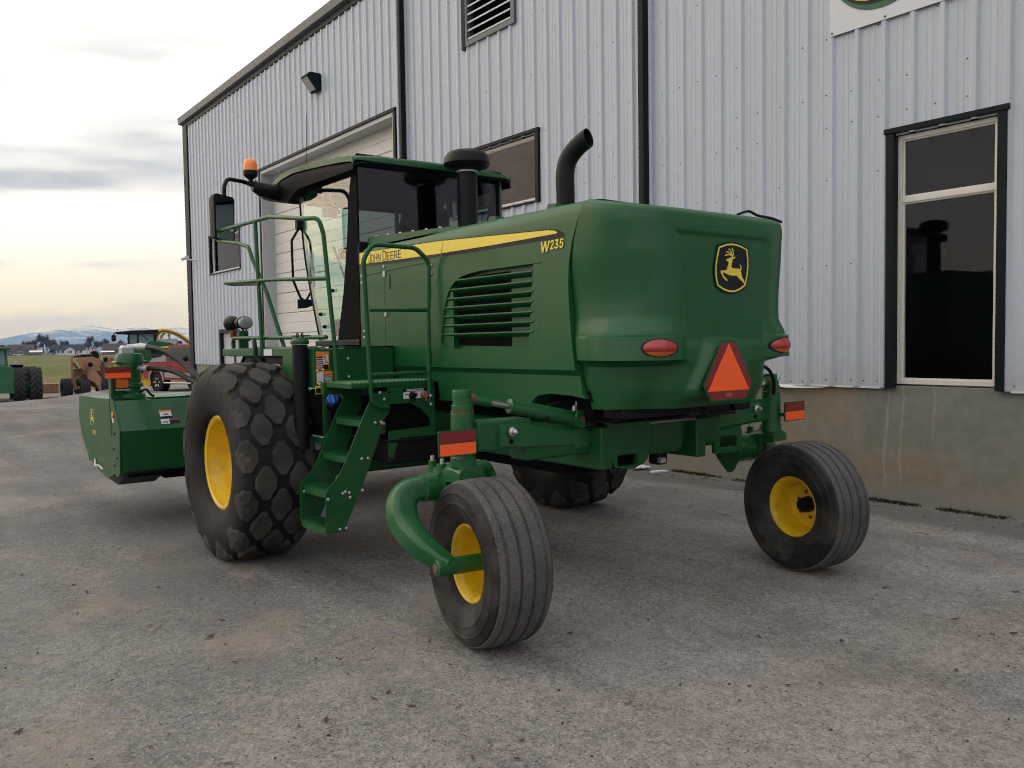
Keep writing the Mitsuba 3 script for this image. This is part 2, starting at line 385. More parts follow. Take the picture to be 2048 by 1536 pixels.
def field(p, n, uv):
    a = fbm(p.x * 0.05, p.y * 0.05, 0, 4); b = fbm(p.x * 1.2, p.y * 1.2, 4, 4)
    c = mix((0.085, 0.095, 0.030), (0.120, 0.105, 0.045), smoothstep(0.35, 0.65, a))
    near = smoothstep(62.0, 38.0, dr.sqrt(p.x * p.x + p.y * p.y))
    c = mix(c, (0.150, 0.118, 0.070), near * 0.6)
    return c * (0.65 + 0.7 * b)
mat('field_grass', proc(field), 0.95, 0.1)
mat('earth', proc(lambda p, n, uv: mix((0.10, 0.085, 0.05), (0.14, 0.115, 0.075), fbm(p.x * 0.02, p.y * 0.02, 0, 4))), 0.95, 0.1)
def mountain(p, n, uv):
    a = fbm(p.x * 0.0030, p.y * 0.0030, p.z * 0.004, 5); g = fbm(p.x * 0.012, p.y * 0.012, p.z * 0.01, 4)
    snow = smoothstep(135.0, 235.0, p.z + 200 * (a - 0.5) + 160 * (g - 0.5)) * smoothstep(0.38, 0.62, g + 0.10) * 0.8
    return mix(mix((0.030, 0.034, 0.040), (0.060, 0.060, 0.060), g), (0.62, 0.64, 0.70), snow)
mat('mountain_rock', proc(mountain), 0.95, 0.1)
# ------------------------------------------------------------------ the ground
def sheet(base, pts, z, m, label, kind='structure', cat=None):
    f = trimesh.creation.triangulate_polygon(Polygon(pts), engine='earcut')
    put(base, tm(np.c_[f[0], np.full(len(f[0]), z)], f[1]), m, 'w', smooth=False, label=label, kind=kind)
EDGE = [(-60, 18.0), (-24, 26.2), (-17.2, 29.0), (-16.7, 31.0), (-17.6, 37.5), (-14.5, 46), (-8, 62)]
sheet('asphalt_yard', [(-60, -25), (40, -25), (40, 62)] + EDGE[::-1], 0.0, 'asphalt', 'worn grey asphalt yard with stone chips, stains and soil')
LOWZ = -0.95      # beyond the edge of the yard the ground drops by about a metre
OUT = [(-64, 25.0), (-28, 33.5), (-23.5, 36.0), (-23.0, 37.5), (-23.5, 44), (-20, 52), (-14, 66)]
OUT2 = [(-80, 42), (-38, 53.5), (-31, 55.5), (-24, 56.5), (-18, 60), (-14, 68), (-10, 80)]
def strip_(A, B, za, zb, n=24):
    A, B = [LineString(q) for q in (A, B)]; ts = np.linspace(0, 1, n)
    return grid([[(*l.interpolate(t, normalized=True).coords[0], z) for t in ts] for l, z in ((A, za), (B, zb))])
put('gravel_bank', strip_(EDGE, OUT, -0.004, LOWZ), 'gravel', 'w', smooth=False, label='brown gravel bank falling away from the asphalt edge', kind='structure')
put('gravel_verge', strip_(OUT, OUT2, LOWZ, LOWZ), 'gravel', 'w', smooth=False, label='level strip of brown gravel and dirt between yard and field', kind='structure')
sheet('grass_field', OUT2 + [(-4, 430), (-320, 430), (-480, 380), (-480, 42)], LOWZ - 0.006, 'field_grass', 'flat dull green field beyond the yard')
sheet('terrain', [(-20000, -600), (20000, -600), (20000, 20000), (-20000, 20000)], -1.30, 'earth', 'flat brown farmland reaching to the mountains')

def horizon_y(u): return 700.5 - 0.01508 * (u - 88)
def ridge(base, prof, dist, depth, label, seed, lo=-40):
    prof = np.array(prof, float); us = np.linspace(prof[0, 0], prof[-1, 0], 150)
    hs = np.interp(us, prof[:, 0], horizon_y(prof[:, 0]) - prof[:, 1]) / FOCAL * dist + CAM_H
    rows = []
    for j, t in enumerate(np.linspace(0, 1, 26)):
        D = dist - depth * (1 - t); x = (us - 1024) / FOCAL * dist
        w = t ** 1.15
        q = np.stack([x / 420.0, np.full_like(x, t * 7.0), np.zeros_like(x)], -1)
        r = meshkit.fbm(q, 5, seed) - 0.5
        gul = np.abs(meshkit.fbm(np.stack([x / 300.0 + 0.4 * t, np.full_like(x, t * 2.2), np.zeros_like(x)], -1), 4, seed + 5) - 0.5)
        z = hs * w * (1 + (0.55 * r - 0.5 * gul) * 4 * t * (1 - t)) + hs * 0.03 * r
        if j == 0: z = np.full_like(z, lo)
        rows.append(np.stack([x, np.full_like(x, D), z], -1))
    back = rows[-1].copy(); back[:, 1] += depth * 0.8; back[:, 2] = lo
    put(base, grid(rows + [back]), 'mountain_rock', 'w', smooth=True, label=label, kind='structure')
ridge('mountain', [(-700, 690), (-400, 682), (-150, 688), (0, 692), (32, 690), (60.6, 680.6), (89, 670.7), (118.7, 662.5), (135, 660), (148, 657), (160, 656), (173, 653), (185.5, 651.5), (196, 654), (217.7, 656.6), (237, 661), (262, 667), (300, 674), (350, 684), (420, 690)],
      9000, 2600, 'long snow dusted mountain rising behind the white house', 3)
ridge('mountain_range', [(-900, 676), (-500, 682), (-100, 684), (0, 684), (32, 685), (120, 680), (225, 664), (247, 658), (262, 657), (277, 658), (288, 654), (297, 657.5), (309, 659.5), (330, 657), (342, 657.5), (354, 655.5), (366, 658), (378, 656.5), (420, 660), (520, 655), (700, 668), (1000, 676), (1500, 680)],
      14000, 3000, 'distant snow dusted mountain range behind the forage harvester', 12)

# ------------------------------------------------------------------ the metal building  (frame b: x along the wall to the left, y out of the wall)
tag('metal_building', 'tall grey ribbed metal building with concrete base beside the windrower', 'building')
MB = 'metal_building'
S0, S1, ZB = -7.0, 28.3, 1.22
def ztop(s): return 8.98 + 0.0125 * (28.6 - s)
OPEN = [(3.68, 4.755, -1, 3.835), (10.6, 13.15, 4.03, 5.045), (23.80, 26.35, 4.0, 5.05), (11.18, 12.5, 6.97, 8.30), (15.06, 22.17, -1, 6.36), (24.40, 25.67, -1, 2.24)]
PITCHR = 0.305
RIB = [(-0.048, 0), (-0.020, 0.034), (0.020, 0.034), (0.048, 0), (0.104, 0), (0.112, 0.005), (0.130, 0.005), (0.138, 0), (0.167, 0), (0.175, 0.005), (0.193, 0.005), (0.201, 0)]
def siding_panel(a, b, k0):
    pts = []
    for k in range(k0 - 1, k0 + 5):
        for ds, y in RIB: pts.append((5.462 + k * PITCHR + ds, y))
    pts = np.array(pts); xs = sorted({round(x, 5) for x in pts[:, 0] if a < x < b} | {a, b} | {e for o in OPEN for e in o[:2] if a < e < b})
    V, F = [], []
    off = 0.0015 * rng.random()
    for x0, x1 in zip(xs, xs[1:]):
        y0, y1 = np.interp([x0, x1], pts[:, 0], pts[:, 1]) + off
        segs = [(ZB, 99.0)]; xm = (x0 + x1) / 2
        for o in OPEN:
            if o[0] < xm < o[1]:
                segs = [q for g in segs for q in ((g[0], min(g[1], o[2])), (max(g[0], o[3]), g[1])) if q[1] > q[0]]
        segs = [(q[0], None if q[1] > 90 else q[1]) for q in segs]
        for z0, z1 in segs:
            k = len(V); V += [(x0, y0, z0), (x1, y1, z0), (x1, y1, z1 if z1 else ztop(x1)), (x0, y0, z1 if z1 else ztop(x0))]
            F += [(k, k + 2, k + 1), (k, k + 3, k + 2)]
    return tm(V, F)
k = int((S0 - 5.462) / PITCHR) - 1
while True:
    a = max(5.462 + k * PITCHR + 0.06, S0); b = min(5.462 + (k + 3) * PITCHR + 0.06, S1)
    if a >= S1: break
    if b > a + 0.01:
        sm = siding_panel(a, b, k); sm.merge_vertices()
        for c in sm.split(only_watertight=False): put(MB + '__siding_panel', c, 'siding', 'b', smooth=False)
    k += 3
# screws, each a small dark head with a washer: a thin scatter, joined
scr = []
for zr in (1.275, 2.55, 3.50, 4.08, 4.43, 5.04, 5.99, 6.9, 7.8, 8.5):
    for k in range(-41, 76):
        if zr > 1.3 and zr < 4.2 and k % 1: continue
        for ds in ((0.068, -0.075) if zr < 1.3 else (0.068,)):
            s = 5.462 + k * PITCHR + ds + 0.006 * rng.standard_normal(); z = zr + 0.012 * rng.standard_normal()
            if not (S0 < s < S1) or any(o[0] - 0.03 < s < o[1] + 0.03 and o[2] - 0.03 < z < o[3] + 0.03 for o in OPEN): continue
            if zr > 1.3 and rng.random() < 0.30: continue
            c = np.array([s, 0.003, z]); scr.append(sweep([c - [0, 0.006, 0], c + [0, 0.006, 0], c + [0, 0.009, 0]], circ(0.0065, 6), scale=[1, 1, 0.5]))
put(MB + '__siding_screws', join(scr), 'trim_dark', 'b', kind='stuff')
# concrete base: pieces between the doors, with a joint
for a, b in ((S0, 8.53), (8.545, 15.02), (22.21, 24.36), (25.71, S1 - 0.02)):
    put(MB + '__concrete_base', box(a, b, -0.45, -0.030, -0.25, ZB + 0.02, 0.006), 'concrete', 'b')
put(MB + '__base_flashing', box(S0, 3.58, -0.02, 0.012, 1.205, 1.222), 'frame_white', 'b')
put(MB + '__base_flashing', box(4.86, 15.0, -0.02, 0.012, 1.205, 1.222), 'frame_white', 'b')
put(MB + '__base_flashing', box(22.25, 24.3, -0.02, 0.012, 1.205, 1.222), 'frame_white', 'b')
# bent strip of loose flashing right of the tail
put(MB + '__loose_flashing', thick(grid([[(s, 0.012 + 0.03 * math.sin((s - 5.55) * 4.2), 1.218 - 0.02 * (s < 5.9)) for s in np.linspace(5.55, 6.3, 8)], [(s, 0.020 + 0.05 * math.sin((s - 5.55) * 4.2), 1.196 - 0.014 * math.sin((s - 5.55) * 4)) for s in np.linspace(5.55, 6.3, 8)]]), 0.002), 'frame_white', 'b')

# roof, gutter, corner trim, downspouts
g = [(0.0, -0.06), (0.14, -0.02), (0.165, 0.16), (0.145, 0.16), (0.125, 0.00), (0.0, -0.03)]
put(MB + '__gutter', loft([[(s, y, ztop(s) + z - 0.02) for y, z in g] for s in (S0, S1 + 0.43)]), 'trim_grey', 'b', smooth=False)
put(MB + '__eave_trim', loft([[(s, y, ztop(s) + z) for y, z in ((-0.02, -0.20), (0.048, -0.20), (0.048, -0.085), (-0.02, -0.085))] for s in (S0, S1 + 0.02)]), 'trim_dark', 'b', smooth=False)
put(MB + '__roof', loft([[(s, y, ztop(s) + z) for y, z in ((0.10, 0.10), (0.10, 0.14), (-22, 1.94), (-22, 1.90))] for s in (S0, S1 + 0.40)]), 'trim_grey', 'b', smooth=False)
put(MB + '__end_wall', box(S1 - 0.1, S1 + 0.02, -22, -0.04, -0.2, 9.0), 'siding', 'b', smooth=False)
put(MB + '__end_wall', box(S0 + 0.02, S0 + 0.12, -22, -0.04, -0.2, 9.3), 'siding', 'b', smooth=False)
put(MB + '__back_wall', box(S0, S1, -22.1, -22, -0.2, 10.8), 'siding', 'b', smooth=False)
put(MB + '__corner_trim', box(28.21, 28.62, -0.3, 0.052, 0.0, 8.97, 0.006), 'trim_dark', 'b')
for s in (14.62, 8.23, 1.6):
    z1 = ztop(s) - 0.05
    put(MB + '__downspout', prism(sbox(s - 0.052, 0.036, s + 0.052, 0.145).buffer(-0.012).buffer(0.012, quad_segs=2), 'xy', 0.25, z1), 'trim_dark', 'b', label='dark square downspout running down the ribbed wall')

# windows: dark trim, cream frame, panes, a dark room behind
def window(a, b, z0, z1, mid=None, frame='frame_cream', trim='trim_dark', big=False, fw=0.045):
    w = newkey(MB + '__window'); tw = 0.085
    lo = z0 - (0.0 if big else 0.03)
    for x0, x1 in ((a - tw + 0.03, a + 0.03), (b - 0.03, b + tw - 0.03)):
        put(w + '__jamb_trim', box(x0, x1, -0.085, 0.050, lo, z1 + 0.02, 0.003), trim, 'b')
    put(w + '__head_flashing', box(a - tw + 0.01, b + tw - 0.01, -0.085, 0.062, z1 + 0.022, z1 + 0.075, 0.003), trim, 'b')
    if not big: put(w + '__sill', box(a - tw + 0.03, b + tw - 0.03, -0.085, 0.055, z0 - 0.058, z0 - 0.032, 0.003), trim, 'b')
    fa, fb, f0, f1 = a + 0.032, b - 0.032, z0 + (0.04 if big else -0.028), z1 - 0.002
    out = sbox(fa, f0, fb, f1); inn = sbox(fa + fw, f0 + fw, fb - fw, f1 - fw)
    holes = [sbox(fa + fw, f0 + fw, fb - fw, mid - fw * 0.6), sbox(fa + fw, mid + fw * 0.6, fb - fw, f1 - fw)] if mid else [inn]
    put(w + '__frame', prism(out.difference(unary_union(holes)), 'xz', -0.092, -0.038), frame, 'b', smooth=False)
    put(w + '__frame_stop', prism(unary_union([h.buffer(0.001) for h in holes]).difference(unary_union([h.buffer(-0.018, join_style=2) for h in holes])), 'xz', -0.098, -0.056), frame, 'b', smooth=False)
    for h in holes:
        x0, y0, x1, y1 = h.bounds
        put(w + '__pane', tm([(x0, -0.075, y0), (x1, -0.075, y0), (x1, -0.075, y1), (x0, -0.075, y1)], [(0, 2, 1), (0, 3, 2)]), 'glass_pane', 'b', smooth=False)
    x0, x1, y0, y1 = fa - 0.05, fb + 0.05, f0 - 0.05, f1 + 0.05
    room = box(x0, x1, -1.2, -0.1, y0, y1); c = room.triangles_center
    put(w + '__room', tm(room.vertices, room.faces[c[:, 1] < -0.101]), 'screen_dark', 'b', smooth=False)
    return w
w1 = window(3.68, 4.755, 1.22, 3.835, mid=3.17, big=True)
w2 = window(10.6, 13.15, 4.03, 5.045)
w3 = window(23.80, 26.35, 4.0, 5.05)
labels[w1] = {'label': 'tall two pane window in dark trim right of the windrower'}
labels[w2] = {'label': 'wide dark window behind the exhaust pipe'}
labels[w3] = {'label': 'wide window left of the overhead door'}
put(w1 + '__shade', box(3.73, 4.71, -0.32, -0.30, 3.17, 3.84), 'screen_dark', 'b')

# louvred vent
v = newkey(MB + '__louver_vent')
labels[v] = {'label': 'louvred metal vent high on the wall'}
put(v + '__vent_frame', prism(sbox(11.10, 6.90, 12.58, 8.38).difference(sbox(11.20, 6.985, 12.44, 8.30)), 'xz', -0.10, 0.052), 'trim_grey', 'b', smooth=False)
put(v + '__side_trim', box(12.50, 12.60, -0.10, 0.060, 6.86, 8.40), 'trim_dark', 'b')
put(v + '__vent_back', box(11.1, 12.6, -0.16, -0.14, 6.9, 8.4), 'dark_void', 'b')
z = 7.02
while z < 8.28:
    put(v + '__slat', hull([(s, y, z + dz) for s in (11.20, 12.44) for y, dz in ((-0.12, 0.095), (-0.115, 0.105), (0.03, 0.0), (0.036, 0.012), (0.036, -0.012), (0.03, -0.016))]), 'frame_white', 'b', smooth=False)
    z += 0.137

# overhead door: recessed, ribbed sections
dk = newkey(MB + '__overhead_door'); labels[dk] = {'label': 'large cream overhead door of ribbed sections behind the cab'}
put(dk + '__head_trim', box(14.98, 22.26, -0.30, 0.062, 6.365, 6.43, 0.004), 'trim_dark', 'b')
put(dk + '__jamb_trim', box(14.985, 15.07, -0.30, 0.050, 0.0, 6.364), 'trim_dark', 'b')
put(dk + '__jamb_trim', box(22.16, 22.245, -0.30, 0.050, 0.0, 6.364), 'trim_dark', 'b')
put(dk + '__jamb_lining', box(22.10, 22.158, -0.32, 0.03, 0.0, 6.36), 'door_grey', 'b')
put(dk + '__jamb_lining', box(15.072, 15.13, -0.32, 0.03, 0.0, 6.36), 'door_grey', 'b')
put(dk + '__head_lining', box(15.132, 22.098, -0.32, 0.03, 6.28, 6.36), 'door_grey', 'b')
nS = 12; hS = 6.30 / nS
for i in range(nS):
    z0 = i * hS; z1 = z0 + hS - 0.012
    sec = [(-0.36, z0), (-0.325, z0), (-0.315, z0 + 0.012), (-0.315, z0 + hS * 0.44), (-0.327, z0 + hS * 0.46), (-0.327, z0 + hS * 0.49), (-0.315, z0 + hS * 0.51), (-0.315, z1 - 0.014), (-0.325, z1), (-0.36, z1)]
    put(dk + '__door_section', loft([[(s, y, zz) for y, zz in sec] for s in (15.10, 22.12)]), 'door_cream', 'b', smooth=False)
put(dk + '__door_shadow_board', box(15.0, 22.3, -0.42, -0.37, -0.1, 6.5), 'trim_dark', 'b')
md = newkey(MB + '__walk_door'); labels[md] = {'label': 'grey walk door near the left corner of the building'}
put(md + '__door_frame', prism(sbox(24.36, -0.1, 25.71, 2.28).difference(sbox(24.47, -0.2, 25.60, 2.17)), 'xz', -0.12, 0.052), 'trim_dark', 'b', smooth=False)
put(md + '__door_leaf', box(24.47, 25.60, -0.10, -0.05, 0.0, 2.17), 'door_grey', 'b')
put(md + '__door_handle', tube([(24.62, -0.05, 1.0), (24.62, 0.01, 1.0), (24.76, 0.01, 1.0)], 0.012, 8), 'zinc', 'b')

# things fixed to the wall
L = thing('wall_light', 'dark wedge shaped flood light high on the wall above the overhead door', 'light')
put(L + '__housing', hull([(s, y, z) for s in (18.32, 18.68) for y, z in ((0.03, 7.56), (0.03, 7.93), (0.30, 7.93), (0.36, 7.86), (0.12, 7.54))]), 'trim_dark', 'b', smooth=False)
put(L + '__lens', hull([(s, y + d, z - d * 0.6) for s in (18.36, 18.64) for y, z in ((0.345, 7.83), (0.145, 7.57)) for d in (0.0, 0.02)]), 'lens_clear', 'b', smooth=False)
Cm = thing('security_camera', 'small white camera on a bracket at the left corner of the building', 'camera')
put(Cm + '__bracket', tube([(27.55, 0.03, 4.50), (27.6, 0.22, 4.50), (27.75, 0.30, 4.55)], 0.02, 8), 'frame_white', 'b')
put(Cm + '__housing', cyl((27.70, 0.30, 4.60), (28.02, 0.36, 4.56), 0.055, 14), 'frame_white', 'b')
Sg = thing('wall_sign', 'white sign panel with round green and yellow emblem above the tall window', 'sign')
put(Sg + '__panel', box(2.4, 5.465, 0.037, 0.043, 5.045, 7.2), 'label_white', 'b')
ec = np.array([4.86, 5.70])
def ell(rx, rz, dx=0, dz=0): return affinity.scale(Point(ec[0] + dx, ec[1] + dz).buffer(1, quad_segs=24), rx, rz)
put(Sg + '__emblem_ring', prism(ell(0.57, 0.52), 'xz', 0.044, 0.052), 'green_paint', 'b')
put(Sg + '__emblem_band', prism(ell(0.51, 0.46, 0.045, 0.005), 'xz', 0.0525, 0.057), 'decal_black', 'b')
put(Sg + '__emblem_crescent', prism(ell(0.485, 0.425, 0.06, 0.01).difference(ell(0.43, 0.35, 0.075, 0.02)), 'xz', 0.0575, 0.061), 'decal_yellow', 'b')
for s in (5.44, 4.83, 4.22, 3.61): put(Sg + '__screw', bolt((s, 0.043, 5.075), (0, 1, 0), 0.012), 'trim_grey', 'b')

Bo = thing('bollard', 'pale yellow steel bollard beside the overhead door', 'bollard')
put(Bo + '__post', lathe([(0.0, 0), (0.085, 0), (0.085, 1.46), (0.075, 1.51), (0.045, 1.545), (0.0, 1.56)], 'z', 20, (21.35, 0.36, 0)), 'label_yellow', 'b')
put(Bo + '__base_collar', lathe([(0.09, 0), (0.13, 0), (0.13, 0.03), (0.09, 0.05)], 'z', 20, (21.35, 0.36, 0)), 'concrete', 'b')
# ------------------------------------------------------------------ the windrower  (frame m: x forward, y to its left, z up)
W = 'windrower'
tag(W, 'large green self propelled windrower with yellow wheels parked beside the metal building', 'windrower')

# ---- wheels
def drive_wheel(cx, cy, side):
    w = newkey(W + '__drive_wheel'); c = (cx, cy, 0.80); s = side
    prof = [(0.385, 0.20), (0.40, 0.245), (0.44, 0.275), (0.52, 0.302), (0.60, 0.312), (0.68, 0.306), (0.735, 0.292), (0.765, 0.268), (0.777, 0.235), (0.782, 0.15), (0.785, 0.0)]
    prof = prof + [(r, -a) for r, a in prof[-2::-1]]
    put(w + '__tyre', lathe([(r, a * s) for r, a in prof][::s], 'y', 72, c), 'rubber_side', smooth=40)
    rim = [(0.352, 0.185), (0.392, 0.205), (0.392, 0.222), (0.375, 0.226), (0.356, 0.214), (0.350, 0.165), (0.325, 0.135), (0.312, 0.06), (0.300, 0.035), (0.285, 0.03), (0.02, 0.03)]
    put(w + '__rim', lathe([(r, a * s) for r, a in rim][::s], 'y', 64, c), 'rim_yellow', smooth=35)
    back = [(0.39, -0.20), (0.36, -0.21), (0.34, -0.1), (0.33, 0.0), (0.02, 0.0)]
    put(w + '__rim_back', lathe([(r, a * s) for r, a in back][::-s], 'y', 48, c), 'rim_yellow', smooth=35)
    for k in range(10):
        a = 2 * np.pi * k / 10; put(w + '__wheel_nut', bolt((cx + 0.16 * math.cos(a), cy + s * 0.033, 0.80 + 0.16 * math.sin(a)), (0, s, 0), 0.016, 0.016), 'rust_steel')
    put(w + '__hub', lathe([(0.0, 0.075), (0.085, 0.07), (0.10, 0.055), (0.105, 0.028)] if s > 0 else [(0.105, -0.028), (0.10, -0.055), (0.085, -0.07), (0.0, -0.075)], 'y', 24, c), 'rim_yellow')
    # diamond lugs in staggered columns
    NA, cols = 13, [-0.270, -0.135, 0.0, 0.135, 0.270]
    shapes = {}
    def crown(a): return np.interp(abs(a), [0, 0.15, 0.235, 0.268, 0.292, 0.306, 0.33], [0.785, 0.782, 0.777, 0.765, 0.735, 0.68, 0.60])
    for ci, cc in enumerate(cols):
        edge = abs(cc) > 0.2
        hw, hl = 0.080, 0.130
        o = [(0.022, hl), (hw, 0.040), (hw, -0.040), (0.022, -hl), (-0.022, -hl), (-hw, -0.040), (-hw, 0.040), (-0.022, hl)]
        for k in range(NA):
            ph = 2 * np.pi * (k + 0.5 * (ci % 2) + 0.03 * rng.standard_normal()) / NA + 0.11
            rings = []
            for sc, h in ((1.05, -0.02), (0.985, 0.027 - (0.006 if edge else 0)), (0.955, 0.033 - (0.006 if edge else 0)), (0.30, 0.034 - (0.006 if edge else 0))):
                R = []
                for y, l in o:
                    yy = cc + y * sc
                    if abs(yy) > 0.300: yy = math.copysign(0.300 + (abs(yy) - 0.300) * 0.25, yy)
                    r = crown(yy) + h * (1 if h < 0 else (0.97 + 0.06 * rng.random())); a = ph + l * sc / 0.80
                    R.append((cx + r * math.cos(a), cy + yy, max(0.803 + r * math.sin(a), 0.002)))
                rings.append(R)
            put(w + '__tread_lug', loft(rings), 'rubber_lug', smooth=12)
    return w
drive_wheel(0.05, 1.74, 1)
drive_wheel(-0.03, -1.74, -1)

def caster_wheel(cx, cy, side, yaw):
    w = newkey(W + '__caster_wheel'); M = tl(cx, cy, 0.485) @ rot([0, 0, 1], yaw); s = side
    half = [(0.225, 0.118), (0.25, 0.150), (0.30, 0.178), (0.36, 0.190), (0.42, 0.186), (0.452, 0.172)]
    tread = [(0.468, 0.158)]
    for a in (0.118, 0.040): tread += [(0.479 + (0.118 - a) * 0.06, a + 0.012), (0.466, a + 0.005), (0.466, a - 0.005), (0.479 + (0.118 - a) * 0.06, a - 0.012)]
    h = half + [(0.458, 0.166)]
    side_prof = [(0.225, 0.118), (0.240, 0.140), (0.246, 0.143), (0.250, 0.150), (0.256, 0.153), (0.30, 0.176), (0.345, 0.188), (0.349, 0.192), (0.354, 0.192), (0.358, 0.189), (0.405, 0.187), (0.409, 0.190), (0.414, 0.189), (0.418, 0.185), (0.452, 0.172), (0.462, 0.160)]
    for sg in (1, -1): put(w + '__sidewall', lathe([(r, a * sg) for r, a in side_prof][::sg], 'y', 72), 'rubber_worn', at=M, smooth=24)
    tr = [(0.462, 0.160)] + tread; tr = tr + [(r, -a) for r, a in tr[::-1]]
    put(w + '__tread', lathe(tr, 'y', 96), 'rubber_rib', at=M, smooth=20)
    rim = [(0.205, 0.095), (0.226, 0.108), (0.230, 0.122), (0.222, 0.127), (0.208, 0.118), (0.196, 0.09), (0.186, 0.065), (0.182, -0.035), (0.172, -0.052), (0.03, -0.055)]
    rin = [(0.03, -0.061), (0.170, -0.058), (0.186, -0.068), (0.196, -0.09), (0.208, -0.118), (0.222, -0.127), (0.230, -0.122), (0.226, -0.108), (0.205, -0.095)]
    put(w + '__rim', lathe([(r, a) for r, a in rim], 'y', 56), 'rim_yellow', at=M @ (np.diag([1, s, 1, 1.]) if False else np.eye(4)) if s < 0 else M, smooth=35)
    put(w + '__rim', lathe(rin, 'y', 56), 'rim_yellow', at=M, smooth=35)
    put(w + '__hub', lathe([(0.0, 0.03), (0.045, 0.03), (0.055, 0.015), (0.062, -0.05), (0.062, -0.065), (0.052, -0.14), (0.0, -0.145)], 'y', 24), 'black_plastic', at=M)
    for k in range(6):
        a = 2 * np.pi * (k + 0.3) / 6
        for sg, yy in ((1, -0.053), (-1, -0.063)): put(w + '__wheel_nut', bolt((0.098 * math.cos(a), yy, 0.098 * math.sin(a)), (0, sg, 0), 0.013, 0.016), 'rust_steel', at=M)
CYAW = -8.0
caster_wheel(-2.99, 1.43, 1, CYAW)
# the right caster shows its inner, dished side
caster_wheel(-3.20, -1.385, 1, CYAW)

# ---- rear axle and casters
AX = -2.80
fx = newkey(W + '__rear_axle')
put(fx + '__beam', box(AX - 0.09, AX + 0.09, -1.05, 1.05, 1.02, 1.20, 0.015), 'green_frame')
put(fx + '__box_section', box(AX - 0.13, AX + 0.13, -0.36, 0.02, 0.965, 1.235, 0.035), 'green_frame')
put(fx + '__box_section', box(AX - 0.13, AX + 0.13, -0.78, -0.43, 0.975, 1.215, 0.035), 'green_frame')
put(fx + '__box_section', box(AX - 0.132, AX - 0.10, -0.22, -0.06, 1.0, 1.22, 0.012), 'green_frame')
put(fx + '__tow_lug', prism(sbox(-0.98, 0.93, -0.70, 1.06).buffer(0.02).difference(sbox(-0.92, 0.965, -0.76, 1.02).buffer(0.018)), 'yz', AX - 0.125, AX - 0.10), 'green_frame')
put(fx + '__mount_plate', prism(unary_union([sbox(0.07, 1.03, 0.46, 1.215), Polygon([(0.46, 1.03), (0.40, 0.93), (0.30, 0.905), (0.22, 0.905), (0.12, 0.94), (0.07, 1.04)])]).difference(sbox(0.21, 0.95, 0.36, 0.985).buffer(0.02)), 'yz', AX - 0.20, AX - 0.165), 'green_frame')
put(fx + '__lower_bracket', box(AX - 0.05, AX + 0.06, -0.27, -0.17, 0.87, 0.97, 0.015), 'black_plastic')
put(fx + '__lower_bracket', box(AX - 0.10, AX - 0.05, -0.20, -0.15, 0.89, 0.93, 0.008), 'zinc')
